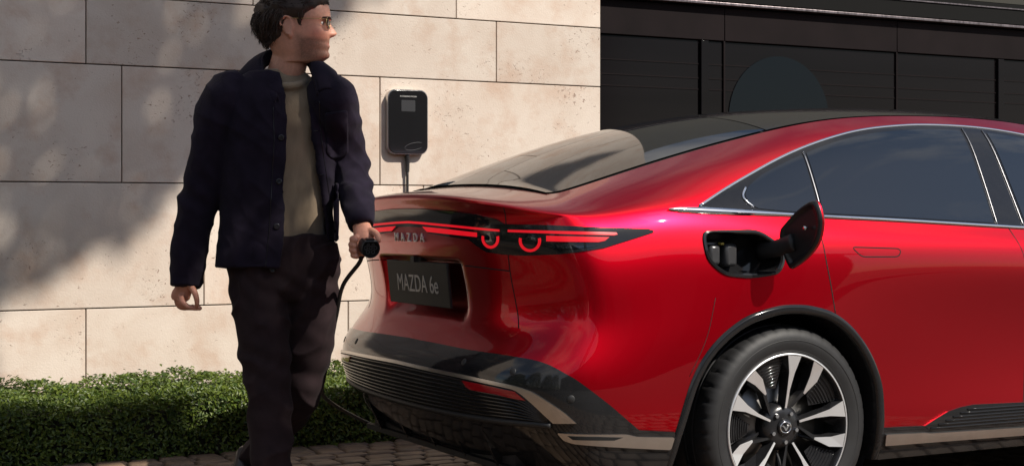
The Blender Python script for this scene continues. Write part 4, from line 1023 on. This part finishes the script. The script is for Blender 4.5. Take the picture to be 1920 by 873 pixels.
def ear_part(sg):
    ex, ez = hp(544, 57); parts = []
    rim = [(ex-.004+.021*math.cos(R(t))*(1 if t < 180 else .8), ez+.006+.033*math.sin(R(t))) for t in range(-70, 200, 18)]
    pts = [Vector((x-.004, sg*(.076+.010*max(0, math.cos(R(90*i/len(rim)))) if True else 0), z)) for i, (x, z) in enumerate(rim)]
    pts = [Vector((p.x, sg*(.074+.013*max(0, min(1, (ex+.020-p.x)/.03))), p.z)) for p in pts]
    parts.append(tube([hw(p) for p in pts], [.0042]*len(pts), 8))
    secs = []
    for u, sx, sz in ((.066, .018, .030), (.077, .019, .031), (.0815, .017, .028)):
        secs.append((hw((ex-.002, sg*u, ez+.004)), TURN @ Vector((sx, 0, 0)), Vector((0, 0, sz)), 1.0))
    parts.append(loft(secs, 16))
    lob = hw((ex+.006, sg*.077, ez-.027)); parts.append(loft([(lob+Vector((0, 0, -.009)), Vector((.004, 0, 0)), Vector((0, .004, 0)), 1), (lob, Vector((.0085, 0, 0)), Vector((0, .006, 0)), 1), (lob+Vector((0, 0, .014)), Vector((.008, 0, 0)), Vector((0, .006, 0)), 1)], 10))
    return parts
neck = limb([(528, 175, .03, 44), (533, 150, .03, 37), (540, 125, .02, 34.5), (546, 100, .015, 34), (550, 75, .01, 34)])
# ---- hands
def finger(pts, r0, r1): 
    P = spline([tuple(L3(*p)) for p in pts], 4); n = len(P); return tube([Vector(p) for p in P], [PX(r0+(r1-r0)*i/(n-1)) for i in range(n)], 10)
def tip(px, py, y, r_): c = L3(px, py, y); r_ = PX(r_); return loft([(c+Vector((0, 0, r_*math.sin(a))), Vector((r_*math.cos(a), 0, 0)), Vector((0, r_*math.cos(a), 0)), 1) for a in (-1.4, -.8, 0, .8, 1.4)], 10)
hand_l = [limb([(349, 500, -.03, 16, .7), (347, 530, -.035, 15, .75), (343, 545, -.03, 17, .62), (338, 556, -.025, 18, .55), (337, 563, -.022, 14, .6)], 20)]
for i, (dy, dx) in enumerate(((-.060, 4), (-.038, 1), (-.016, -3), (.006, -6))):
    s = (1, 1.04, .98, .86)[i]; k = [(338+dx*.6, 554, dy*.55-.012), (338+dx, 565, dy), (345+dx*1.2, 573+i*.6, dy), (356+dx*1.2, 577.0, dy+.004), (345+dx+26*s, 577.5-i*1.2, dy+.012)]
    hand_l.append(finger(k, 6.2, 4.2)); hand_l.append(tip(*k[-1], 4.4))
k = [(356, 534, -.055), (364, 546, -.068), (368, 557, -.072), (369.5, 566, -.070), (369, 572, -.066)]; hand_l.append(finger(k, 6.6, 4.3)); hand_l.append(tip(*k[-1], 4.4))
# right hand closed round the plug handle
hand_r = [limb([(672, 395, -.08, 17, .8), (676, 418, -.11, 16, .8), (680, 432, -.135, 18, .7), (683, 446, -.15, 19, .65), (684, 458, -.155, 14, .7)], 20)]
for i in range(4):
    yy = 447+i*10.0; sx = (0, -2, -1, 2)[i]
    k = [(690, yy-3, -.145), (676+sx, yy-3, -.155), (664+sx, yy-1, -.175), (660+sx, yy+1.5, -.205), (667+sx, yy+3.5, -.228)]
    hand_r.append(finger(k, 6.4, 5.0)); hand_r.append(tip(*k[-1], 5.0))
k = [(695, 432, -.15), (704, 437, -.175), (709, 444, -.205), (710, 450, -.225)]; hand_r.append(finger(k, 7, 5.2)); hand_r.append(tip(*k[-1], 5.2))
arm_l = limb([(420, 185, .02, 30), (392, 300, .03, 26), (362, 420, .0, 22), (349, 520, -.03, 15)], 16)
arm_r = limb([(632, 190, .03, 28), (652, 310, .07, 24), (670, 400, -.08, 17)], 16)
torso = limb([(525, 520, .03, 60), (525, 420, .03, 62), (525, 320, .03, 70), (527, 230, .03, 78), (527, 190, .03, 70), (527, 165, .03, 40)], 24, .5)
leg_f = limb([(492, 520, .02, 40), (500, 640, -.06, 34), (504, 720, -.09, 30), (508, 873, -.19, 20), (510, 940, -.22, 15)], 16)
leg_r = limb([(575, 520, .05, 38), (576, 640, .06, 28), (562, 730, .09, 24), (540, 775, .18, 22), (510, 830, .33, 18), (470, 875, .45, 14)], 16)
foot = [limb([(506, 950, -.20, 17), (508, 968, -.26, 17), (512, 985, -.36, 14)], 14)]
body = blend_mesh('body', [(hv, hf), neck, arm_l, arm_r, torso, leg_f, leg_r]+ear_part(-1)+ear_part(1)+hand_l+hand_r, .0034, M_SKIN, man, 2)
# beard shadow and lips as colour of the skin itself
ca = body.data.color_attributes.new('tone', 'FLOAT_COLOR', 'POINT'); n = len(body.data.vertices); co = np.empty(n*3); body.data.vertices.foreach_get('co', co); co = co.reshape(-1, 3)
inv = TURN.inverted(); hl_ = (co-np.array(HO)) @ np.array(inv).T; X, Y, Z = hl_[:, 0], np.abs(hl_[:, 1]), hl_[:, 2]
def gs(a, b): return sst(a, b, 0)
bz = np.clip((hp(0, 70)[1]-Z)/.014, 0, 1)*np.clip((Z+.135)/.02, 0, 1)*np.clip((X-hp(556, 0)[0])/.02, 0, 1)
jaw = np.clip((hp(0, 62)[1]+(X-hp(560, 0)[0])*-.55-Z)/.022, 0, 1)*np.clip((X-hp(550, 0)[0])/.03, 0, 1)*np.clip((Z+.135)/.02, 0, 1)
beard = np.clip(np.maximum(bz*.85, jaw*.75), 0, 1)*(np.abs(Z) < .14)*np.array([.8+.35*mnoise.noise(Vector(c)*420) for c in co])
lip = np.exp(-((Z-zmo)/.0065)**2-(Y/.020)**2)*(X > hp(606, 0)[0])
cheek = np.exp(-((Z-ze+.035)/.025)**2-((X-hp(596, 0)[0])/.03)**2)
tone = np.ones((n, 4)); base = np.array([.53, .255, .170]); bc = np.array([.070, .036, .023]); lc = np.array([.42, .13, .10])
hands = (Z < -.5); col = np.tile(base, (n, 1)); col[hands] = (.56, .25, .165)
col = col*(1-beard[:, None]*.95)+bc*beard[:, None]*.95; col = col*(1-lip[:, None]*.8)+lc*lip[:, None]*.8; col *= (1+np.array([.06, -.12, -.12])*cheek[:, None])
tone[:, :3] = col; ca.data.foreach_set('color', tone.reshape(-1))
nt = M_SKIN.node_tree; at_ = nd(nt, 'ShaderNodeAttribute', attribute_name='tone'); b = nt.nodes['Principled BSDF']
nz = nd(nt, 'ShaderNodeTexNoise', Scale=90, Detail=5); tc = nd(nt, 'ShaderNodeTexCoord'); nt.links.new(tc.outputs['Object'], nz.inputs['Vector']); mr = nd(nt, 'ShaderNodeMapRange'); mr.inputs['To Min'].default_value = .75; mr.inputs['To Max'].default_value = 1.2; nt.links.new(nz.outputs['Fac'], mr.inputs['Value'])
mx = nd(nt, 'ShaderNodeMix', data_type='RGBA', blend_type='MULTIPLY'); mx.inputs['Factor'].default_value = 1; nt.links.new(at_.outputs['Color'], mx.inputs['A']); nt.links.new(mr.outputs[0], mx.inputs['B']); nt.links.new(mx.outputs['Result'], b.inputs['Base Color'])
bp = nd(nt, 'ShaderNodeBump', Strength=.15, Distance=.001); nt.links.new(nz.outputs['Fac'], bp.inputs['Height']); nt.links.new(bp.outputs['Normal'], b.inputs['Normal'])
# ---- hair: a cap of overlapping curved locks
r = random.Random(5); V, Fc = [], []
hl_line = lambda x: np.interp(x, [hp(478, 0)[0], hp(505, 0)[0], hp(528, 0)[0], hp(540, 0)[0], hp(556, 0)[0], hp(566, 0)[0], hp(574, 0)[0], hp(596, 0)[0], hp(618, 0)[0]], [hp(0, 70)[1], hp(0, 88)[1], hp(0, 74)[1], hp(0, 40)[1], hp(0, 38)[1], hp(0, 54)[1], hp(0, 30)[1], hp(0, 16)[1], hp(0, 8)[1]])
cap = []
def headpt(t, z, off):
    xf = np.interp(z, fz_, fx_); xb = np.interp(z, bz_, bx_); w = np.interp(z, hz_, hw_); xm = xb+(xf-xb)*.46; c, s = math.cos(t), math.sin(t)
    x = xm+(xf-xm)*abs(c)**.86 if c >= 0 else xm-(xm-xb)*abs(c)**.9
    return Vector((x+off*c, w*math.copysign(abs(s)**.93, s)+off*s, z+off*.25))
zz = np.linspace(-.085, .1145, 34); n = 64; CV, CF = [], []
for z in zz:
    for k in range(n):
        t = 2*math.pi*k/n; p = headpt(t, z, 0); lim = hl_line(p.x)
        fr = max(-1, min(1, (z-lim)/.012)); off = -.006+.010*(fr+1)/2+.018*max(0, min(1, (z-lim)/.09))**.7*(1+.5*mnoise.noise(p*38))
        q = headpt(t, z, off+.004*mnoise.noise(p*70)); q.z += .014*max(0, (z-.07)/.045); CV.append(q)
for i in range(len(zz)-1):
    for k in range(n):
        if all(CV[j].z > -1 for j in (i*n+k,)): CF.append((i*n+k, i*n+(k+1) % n, (i+1)*n+(k+1) % n, (i+1)*n+k))
CF.append(tuple((len(zz)-1)*n+k for k in range(n)))
keepf = []
for q in CF:
    c = sum((CV[i] for i in q), Vector())/len(q)
    if c.z > hl_line(c.x)-.012: keepf.append(q)
hair = mesh('hair', [hw(p) for p in CV], keepf, M_HAIR, man)
parts = []
for i in range(2600):
    z = r.uniform(-.08, .114); t = r.uniform(0, 6.283); p = headpt(t, z, 0)
    if z < hl_line(p.x)-.002: continue
    hgt = max(0, min(1, (z-hl_line(p.x))/.09)); n_ = Vector((math.cos(t), math.sin(t), .15+1.4*max(0, z/.114)**2)).normalized()
    flow = Vector((.55 if z > .05 else -.15, r.uniform(-.4, .4), (-.9 if z < .05 else -.1))); flow -= n_*flow.dot(n_)*.7
    ln = r.uniform(.020, .044)*(.5+hgt)*(.3 if (z-hl_line(p.x) < .03 and p.x > hp(522, 0)[0]) else 1); s0 = p+n_*(.003+.011*hgt); curl = Vector((r.gauss(0, .28), r.gauss(0, .28), r.gauss(0, .25)))
    P = [s0, s0+flow*ln*.4+n_*ln*.22, s0+flow*ln*.8+n_*ln*.16+curl*ln*.3, s0+flow*ln*1.05+n_*ln*.02+curl*ln*.5]
    P = spline([tuple(q) for q in P], 2); parts.append(tube([hw(q) for q in P], [.0019*(1-.85*j/(len(P)-1)) for j in range(len(P))], 5))
v, f = join(parts); mesh('locks', v, f, M_HAIR, hair)
# brows and eyes
for sg in (-1, 1):
    ex = hp(611, 0)[0]
    bp_ = [hw((hp(619.5-1.0*u*u*.6, 0)[0]-.0004-.012*u*u*.15, sg*(.014+.034*u/1), ze+.0195+.003*math.sin(u*3))) for u in (0, .25, .5, .75, 1)]
    bp_ = []
    for u in (0, .25, .5, .75, 1):
        y = .013+.037*u; q = hw((0, sg*y, ze+.019+.003*math.sin(u*3))); bp_.append(q)
    # seat the brow on the face surface
    bq = []
    bt = BVHTree.FromPolygons([tuple(v) for v in hv], hf)
    for q in bp_:
        h_ = bt.ray_cast(q+TURN @ Vector((.2, 0, 0)), TURN @ Vector((-1, 0, 0)))
        if h_[0]: bq.append(h_[0]+TURN @ Vector((.0015, 0, 0)))
    v, f = tube(bq, [.003, .0038, .0038, .003, .0018][:len(bq)], 6); mesh('eyebrow', v, f, M_HAIR, man)
    q = hw((0, sg*.032, ze)); h_ = bt.ray_cast(q+TURN @ Vector((.2, 0, 0)), TURN @ Vector((-1, 0, 0)))
    c = h_[0]+TURN @ Vector((-.0085, 0, 0)); v, f = loft([(c+Vector((0, 0, .0115*math.sin(a))), Vector((.0115*math.cos(a), 0, 0)), Vector((0, .0115*math.cos(a), 0)), 1) for a in np.linspace(-1.5, 1.5, 9)], 14)
    ey = mesh('eye', v, f, pmat('eye_white', (.6, .56, .52), .2), man)
    v, f = lathe([(.0, .0122), (.0035, .0119), (.0052, .0109)], 14, 'z'); Mx = (TURN @ Vector((1, 0, 0))).to_track_quat('Z', 'Y').to_matrix(); mesh('iris', [c+Mx @ Vector(p) for p in v], f, pmat('iris_brown', (.03, .02, .012), .1), ey)
# glasses
M_GLD = pmat('thin_gold_frame', (.42, .30, .13), .3, 1); M_LNS = pmat('sunglass_lens', (.02, .028, .026), .04, Alpha=.72)
gl = bpy.data.objects.new('glasses', None); lnk(gl, man)
gx = hp(617.5, 0)[0]; gz_ = hp(0, 45)[1]
for sg in (-1, 1):
    ring = [(gx+.0015-.010*(abs(.033+.0235*math.cos(R(t)))/.056)**2, sg*(.033+.0235*math.cos(R(t))), gz_+.021*math.sin(R(t))*(1 if math.sin(R(t)) > 0 else 1.05)) for t in range(0, 360, 15)]
    P = [hw(p) for p in ring]; v, f = tube(P+[P[0]], .0013, 6, cap=False); mesh('frame', v, f, M_GLD, gl)
    v, f = P+[sum(P, Vector())/len(P)], [(i, (i+1) % len(P), len(P)) for i in range(len(P))]; mesh('lens', v, f, M_LNS, gl, smooth=False)
    ex2 = hp(548, 0)[0]; tp_ = [hw(p) for p in ((gx-.008, sg*.058, gz_+.010), (gx-.03, sg*.073, gz_+.010), (gx-.06, sg*.079, gz_+.010), (ex2, sg*.081, gz_+.010), (ex2-.012, sg*.080, gz_+.0))]
    v, f = tube(tp_, .0012, 6); mesh('temple', v, f, M_GLD, gl)
v, f = tube([hw(p) for p in ((gx-.001, -.0105, gz_+.006), (gx+.005, 0, gz_+.009), (gx-.001, .0105, gz_+.006))], .0012, 6); mesh('bridge', v, f, M_GLD, gl)
# ---- sweater
PSI = R(20); FD = Vector((math.sin(PSI), -math.cos(PSI), 0)); RD = Vector((math.cos(PSI), math.sin(PSI), 0))
def tsec(px, py, a, b, y=.02, pw=.97): return (L3(px, py, y), RD*PX(a), FD*PX(b), pw)
TOR = [(519, 500, 107, 66), (519, 470, 106, 66), (520, 420, 104, 66), (521, 370, 106, 68), (522, 320, 112, 70), (523, 270, 114, 72), (524, 230, 114, 72), (525, 200, 110, 68), (526, 178, 104, 62), (526, 160, 94, 54), (527, 145, 74, 47), (529, 132, 56, 42)]
ts = spline(TOR, 4)
def fold_n(p, fr, amp, st=(1, 1, 1)): q = Vector((p.x*st[0], p.y*st[1], p.z*st[2]))*fr; return amp*(mnoise.noise(q)+.5*mnoise.noise(q*2.1))
sw = [loft([tsec(t[0], t[1], t[2]-14, t[3]-12) for t in ts if t[1] <= 470], 40)]
sw.append(loft([tsec(521, 472, 86, 52), tsec(521, 462, 91, 54), tsec(521, 452, 92, 55)], 40))
nk = [L3(533, 146, .012)+RD*PX(41*math.cos(t))+FD*PX(47*math.sin(t))+Vector((0, 0, -.036*math.sin(t)+.006*math.cos(t))) for t in np.linspace(0, 2*math.pi, 33)]
sw.append(tube(nk, PX(6), 10))
sweater = blend_mesh('sweater', sw, .0055, M_SWT, man, 4, lambda p: fold_n(p, 9, .004, (1.4, 1, .7))+.0045*mnoise.noise(Vector((p.x*6+p.z*14, p.y*3, p.z*10-p.x*16))))
# ---- trousers
tr_f = limb([(484, 470, .02, 62, .95), (482, 500, .01, 58, .98), (484, 540, -.01, 56), (489, 580, -.03, 52), (495, 640, -.06, 47), (501, 700, -.085, 43.5), (504, 760, -.12, 40), (507, 820, -.155, 38.5), (510, 873, -.19, 37), (509, 915, -.21, 41), (510, 940, -.22, 41)], 30)
tr_r = limb([(572, 470, .05, 64, .9), (580, 500, .05, 60, .95), (583, 540, .05, 53), (583, 590, .055, 50), (579, 640, .06, 46), (571, 690, .075, 41), (560, 735, .09, 39), (540, 775, .18, 37), (512, 815, .30, 35), (484, 850, .41, 34), (468, 870, .46, 34)], 30)
wst = loft([tsec(524, 440, 96, 60), tsec(526, 475, 102, 62), tsec(529, 505, 106, 64, .03), tsec(531, 540, 100, 62, .03), tsec(534, 562, 70, 50, .03)], 36)
def tfold(p):
    k = fold_n(p, 7, .005, (1.3, 1, .55)); a_ = 1-abs(mnoise.noise(Vector((p.x*9-p.z*5, p.y*6, p.z*6+p.x*4)))); k += .010*(a_**5-.25)
    z = p.z
    kn = math.exp(-((z-.52)/.13)**2); k += kn*.006*math.sin(z*75+p.x*38+3*mnoise.noise(p*6))*(.6+.4*mnoise.noise(p*9))
    lo = max(0, min(1, (.42-z)/.2)); k += lo*.005*math.sin(z*48-p.x*30+4*mnoise.noise(p*5))
    hi = math.exp(-((z-.84)/.08)**2); k += hi*.004*math.sin((p.x*.8+p.z)*70+3*mnoise.noise(p*7))
    return k
trousers = blend_mesh('trousers', [tr_f, tr_r, wst], .0065, M_TRS, man, 6, tfold)
# ---- shoes
def shoe(heel, toe, roll):
    h_, t = Vector(heel), Vector(toe); d = (t-h_); d.normalize(); s_ = d.cross(Vector((0, 0, 1))).normalized(); u = s_.cross(d)
    secs = []
    for k, w, hh in ((-.02, .020, .025), (0, .034, .045), (.06, .036, .060), (.12, .040, .042), (.19, .046, .032), (.25, .040, .026), (.285, .018, .014)): secs.append((h_+d*k+u*hh*.9, s_*w, u*hh, .8))
    return loft(secs, 20)
v, f = shoe(L3(510, 967, -.20)+Vector((0, 0, -.01-L3(510, 967, -.20).z+.02)), L3(516, 985, -.46)+Vector((0, 0, -L3(516, 985, -.46).z+.035)), 0); mesh('shoe', v, f, M_SHO, man)
ank = L3(466, 872, .47); v, f = shoe((ank.x-.01, ank.y+.035, .115), (ank.x+.0, ank.y-.20, .012), 0); mesh('shoe', v, f, M_SHO, man)
# ---- jacket: open shell, sleeves, collar
def edge_theta(sec, x, front=True):
    best = None
    for t in np.linspace(-1.3, 1.3, 261):
        p = sec[0]+sec[1]*math.copysign(abs(math.sin(t))**sec[3], math.sin(t))+sec[2]*abs(math.cos(t))**sec[3]
        if best is None or abs(p.x-x) < best[0]: best = (abs(p.x-x), t)
    return best[1]
LEFT_E = [(95, 520), (130, 521), (165, 527), (185, 534), (230, 540), (300, 538), (380, 534), (470, 528), (510, 524)]
RIGHT_E = [(95, 578), (130, 580), (165, 581), (185, 581), (230, 584), (300, 594), (380, 605), (470, 614), (510, 617)]
secsO = []
for t in ts:
    if t[1] < 138: continue
    fl = max(0, (t[1]-420)/80)
    secsO.append((t[1], tsec(t[0]+2*fl, t[1], t[2]+3+7*fl, t[3]+3+5*fl)))
secsO.sort(key=lambda s: s[0])
NJ = 56; TH = .013
def jpt(sec, t, k): 
    a = sec[1].length-k; b = sec[2].length-k
    return sec[0]+sec[1].normalized()*a*math.copysign(abs(math.sin(t))**sec[3], math.sin(t))+sec[2].normalized()*b*math.copysign(abs(math.cos(t))**sec[3], math.cos(t))
JV, JF = [], []
for py, s in secsO:
    lx = L3(np.interp(py, [e[0] for e in LEFT_E], [e[1] for e in LEFT_E]), py, -.1).x; rx = L3(np.interp(py, [e[0] for e in RIGHT_E], [e[1] for e in RIGHT_E]), py, -.1).x
    tl, trr = edge_theta(s, lx), edge_theta(s, rx)
    if trr-tl < .12: trr = tl+.12
    ths = [trr+(2*math.pi-(trr-tl))*k/(NJ-1) for k in range(NJ)]
    JV += [jpt(s, t, 0) for t in ths]+[jpt(s, t, TH) for t in reversed(ths)]
m = len(secsO); n = 2*NJ
for i in range(m-1):
    for k in range(n): JF.append((i*n+k, i*n+(k+1) % n, (i+1)*n+(k+1) % n, (i+1)*n+k))
for base_ in (0, (m-1)*n):
    for k in range(NJ-1): JF.append((base_+k, base_+k+1, base_+n-2-k, base_+n-1-k))
sl_l = limb([(462, 152, -.01, 30, 1.3), (430, 182, -.015, 48, 1.3), (415, 222, -.025, 48, 1.25), (404, 264, -.03, 43, 1.15), (393, 310, -.03, 40, 1.05), (380, 352, -.028, 38.5), (369, 392, -.025, 36.5), (360, 435, -.025, 35), (354, 480, -.028, 33.5), (350, 515, -.028, 31), (347.5, 538, -.036, 28.5)], 28)
sl_r = limb([(596, 148, .0, 28, 1.3), (620, 180, .0, 46, 1.25), (632, 217, .015, 43, 1.15), (642, 255, .05, 38), (652, 295, .075, 37), (660, 325, .06, 34.5), (666, 355, .015, 31.5), (671, 385, -.045, 29), (675, 410, -.095, 26.5), (677, 424, -.118, 25)], 28)
def ridge(p, fr, amp, st): q = Vector((p.x*st[0], p.y*st[1], p.z*st[2]))*fr; a = 1-abs(mnoise.noise(q)); return amp*(a*a*a-.4)
def jfold(p):
    k = fold_n(p, 6, .0045, (1, 1, .6))+ridge(p+Vector((0, 0, p.x*.6)), 7, .008, (1, .8, 1.3))+ridge(p+Vector((p.z*.5, 0, 0)), 13, .004, (1.2, .8, .8)); cx = p.x
    la = max(0, min(1, (-.20-cx)/.05)); ra = max(0, min(1, (cx-.215)/.04))
    el = math.exp(-((p.z-1.17)/.10)**2); k += la*el*.004*math.sin(p.z*62+cx*50+3*mnoise.noise(p*6))
    el2 = math.exp(-((p.z-1.20)/.09)**2); k += ra*el2*.005*math.sin(p.z*70-cx*42+3*mnoise.noise(p*7)); k += ra*.002*math.sin(p.z*95+3*mnoise.noise(p*9))
    k += (1-la)*(1-ra)*.004*math.sin(cx*34+p.z*9+4*mnoise.noise(p*3))*max(0, min(1, (1.35-p.z)/.3))
    return k
jacket = blend_mesh('jacket', [(JV, JF), sl_l, sl_r], .005, M_JKT, man, 7, jfold)
FOLD = [(596, 172, -.108), (590, 145, -.085), (584, 118, -.035), (574, 101, .045), (532, 90, .100), (503, 95, .060), (491, 112, -.02), (499, 145, -.088), (522, 182, -.118)]
FALL = [(627, 171, -.100), (634, 146, -.062), (626, 130, .0), (600, 122, .085), (530, 112, .150), (470, 121, .09), (446, 141, .0), (468, 178, -.085), (512, 204, -.121)]
fo = spline([tuple(L3(*p)) for p in FOLD], 6); fa_ = spline([tuple(L3(*p)) for p in FALL], 6); V, Fc = [], []
nc = len(fo); rows = 6
for i in range(nc):
    a, b = Vector(fo[i]), Vector(fa_[i]); out = (b-a); up_ = Vector((0, 0, 1))
    for j in range(rows+1):
        t = j/rows; V.append(a.lerp(b, t)+up_*(.012*math.sin(math.pi*t))+Vector((0, -.006*math.sin(math.pi*t), 0)))
for i in range(nc-1):
    for j in range(rows): Fc.append((i*(rows+1)+j, (i+1)*(rows+1)+j, (i+1)*(rows+1)+j+1, i*(rows+1)+j+1))
collar = mesh('collar', V, Fc, M_JKT, jacket); fixn(collar); solid(collar, .008, -1)
inner = [(596, 176, -.100), (590, 150, -.078), (583, 128, -.03), (573, 116, .045), (532, 112, .095), (504, 116, .058), (493, 130, -.015), (501, 155, -.080), (523, 190, -.110)]
fi = spline([tuple(L3(*p)) for p in inner], 6); V = [Vector(p) for p in fo]+[Vector(p)+Vector((0, 0, -.012)) for p in fi]; Fc = [(i, i+1, nc+i+1, nc+i) for i in range(nc-1)]
o = mesh('collar_stand', V, Fc, M_JKT, jacket); fixn(o); solid(o, .006, 0)
# details laid on the jacket
jb = BVHTree.FromPolygons([tuple(v.co) for v in jacket.data.vertices], [tuple(p.vertices) for p in jacket.data.polygons])
def onj(px, py, off=.002):
    tgt = L3(px, py, -.1); o_ = L3(px, py, -1.5); d_ = (tgt-o_).normalized(); h_ = jb.ray_cast(o_, d_); return (h_[0]+h_[1]*off, h_[1]) if h_[0] else (tgt, -d_)
for px, py in ((527, 258), (523, 340), (519, 424), (511, 505)):
    p, nn = onj(px, py, .001); v, f = lathe([(.0, .0035), (.004, .0030), (.0075, .0045), (.0105, .0035), (.011, .0)], 18, 'z'); Mx = nn.to_track_quat('Z', 'Y').to_matrix()
    mesh('button', [p+Mx @ Vector(q) for q in v], f, M_BTN, jacket)
def jpatch(name, poly, off=.004, h=5):
    P = [tuple(p) for p in dens(rounded(poly, 4, 3), 4)]; A = np.array(P); f_ = inpoly(P); pts = list(P); n0 = len(P)
    for x in np.arange(A[:, 0].min(), A[:, 0].max(), h):
        for y in np.arange(A[:, 1].min(), A[:, 1].max(), h):
            if f_(np.array(x), np.array(y)) and np.min(np.hypot(A[:, 0]-x, A[:, 1]-y)) > h*.5: pts.append((x, y))
    r_ = delaunay_2d_cdt([Vector(p) for p in pts], [(i, (i+1) % n0) for i in range(n0)], [], 1, 1e-6)
    V = [onj(p.x, p.y, off)[0] for p in r_[0]]; o = mesh(name, V, r_[2], M_JKT, jacket); solid(o, .004, 0); return o
jpatch('chest_pocket', [(609, 212), (651, 207), (653, 286), (640, 298), (622, 298), (612, 288)], .002)
jpatch('side_pocket', [(622, 345), (636, 343), (636, 420), (634, 452), (626, 452)])
def jline(name, pts, r_=.0012, off=.001):
    v, f = tube([onj(x, y, off)[0] for x, y in dens(pts, 5, False)], r_, 5); mesh(name, v, f, M_BTN, jacket)
jline('seam', [(599, 190), (601, 250), (612, 330), (624, 410), (632, 485)])
jline('seam', [(512, 200), (514, 260), (510, 340), (505, 430), (498, 500)])
for px, py in ((592, 246), (601, 328), (612, 408)): jline('buttonhole', [(px-4, py), (px+6, py-1)], .0014)
# ---- charging cable with plug
cab = thing('charging_cable', 'black charging cable and round seven pin plug held by the man', 'cable', (0, 0, 0))
def W(p): return MO+Matrix.Rotation(R(-28), 3, 'Z') @ Vector(p)
pf = W(L3(695.5, 466, -.255)); ax_l = Vector((.30, -.93, -.16)).normalized(); ax = Matrix.Rotation(R(-28), 3, 'Z') @ ax_l
up_ = (Vector((0, 0, 1))-ax*ax.z).normalized(); sd = up_.cross(ax).normalized()
def ringp(c, w, h, n=28, flat=.55):
    out = []
    for k in range(n):
        t = 2*math.pi*k/n; y = h*math.sin(t)
        if y > h*.78: y = h*.78
        out.append(c+sd*w*math.cos(t)+up_*y)
    return out
n = 28; Ls = [ringp(pf, .0305, .0315), ringp(pf-ax*.004, .0325, .0335), ringp(pf-ax*.05, .0325, .0345), ringp(pf-ax*.065, .030, .032), ringp(pf-ax*.085-up_*.004, .0215, .026), ringp(pf-ax*.12-up_*.018, .019, .024), ringp(pf-ax*.15-up_*.045, .016, .021)]
V = [p for l in Ls for p in l]; Fc = [(i*n+k, i*n+(k+1) % n, (i+1)*n+(k+1) % n, (i+1)*n+k) for i in range(len(Ls)-1) for k in range(n)]+[tuple((len(Ls)-1)*n+k for k in range(n))]
M_PLG = vary(pmat('plug_plastic', (.011, .011, .013), .38), 50, .15); M_PIN = pmat('pin_rim', (.045, .046, .05), .35)
plug = mesh('plug', V, Fc, M_PLG, cab); fixn(plug); sharp(plug, 40)
Ls = [ringp(pf, .0305, .0315), ringp(pf+ax*.001, .0285, .0295), ringp(pf-ax*.012, .0275, .0285)]
V = [p for l in Ls for p in l]; Fc = [(i*n+k, i*n+(k+1) % n, (i+1)*n+(k+1) % n, (i+1)*n+k) for i in range(2) for k in range(n)]+[tuple(2*n+k for k in range(n))]
mesh('socket_face', V, Fc, M_GAP, plug)
for dx, dz, rr in ((-.0085, .0125, .0040), (.0085, .0125, .0040), (-.0165, .0015, .0056), (0, .0015, .0056), (.0165, .0015, .0056), (-.009, -.0125, .0058), (.009, -.0125, .0058)):
    c = pf-ax*.006+sd*dx+up_*dz; P = [c+sd*rr*math.cos(t)+up_*rr*math.sin(t) for t in np.linspace(0, 2*math.pi, 15)]
    v, f = tube(P, .0011, 6, cap=False); mesh('pin', v, f, M_PIN, plug)
v, f = join([box(0, 0, 0, .026, .020, .008)]); Mx = Matrix((sd, ax, up_)).transposed(); mesh('latch', [pf-ax*.02+up_*.0285+Mx @ Vector(p) for p in v], f, M_PLG, plug, smooth=False)
end = pf-ax*.15-up_*.045
WP = lambda px, py, e: Vector((lambda d: (d[0]*e/d[1], e, 1.08+d[2]*e/d[1]))((((px-960)/2892)*math.cos(R(28))+math.sin(R(28)), -((px-960)/2892)*math.sin(R(28))+math.cos(R(28)), (400-py)/2892)))
cpts = [end+ax*.01+up_*.006, end-ax*.02-up_*.035]+[WP(643, 535, 5.08), WP(631, 590, 5.14), WP(620, 640, 5.20), WP(609, 700, 5.32), WP(604, 736, 5.55), WP(625, 757, 5.85), WP(665, 780, 6.15), WP(715, 802, 6.40), WP(765, 814, 6.56)]
cpts += [Vector((3.15, 6.62, .028)), Vector((3.45, 6.66, .024)), Vector((3.75, 6.72, .024)), Vector((3.80, 7.0, .03)), Vector((3.62, 7.40, .06)), Vector((3.36, 7.46, .30)), Vector((3.345, 7.475, .7)), Vector((3.348, 7.478, 1.1)), Vector((3.348, 7.478, 1.31))]
v, f = tube(spline([tuple(p) for p in cpts], 8), .0075, 10); mesh('cable', v, f, M_CBL, cab)
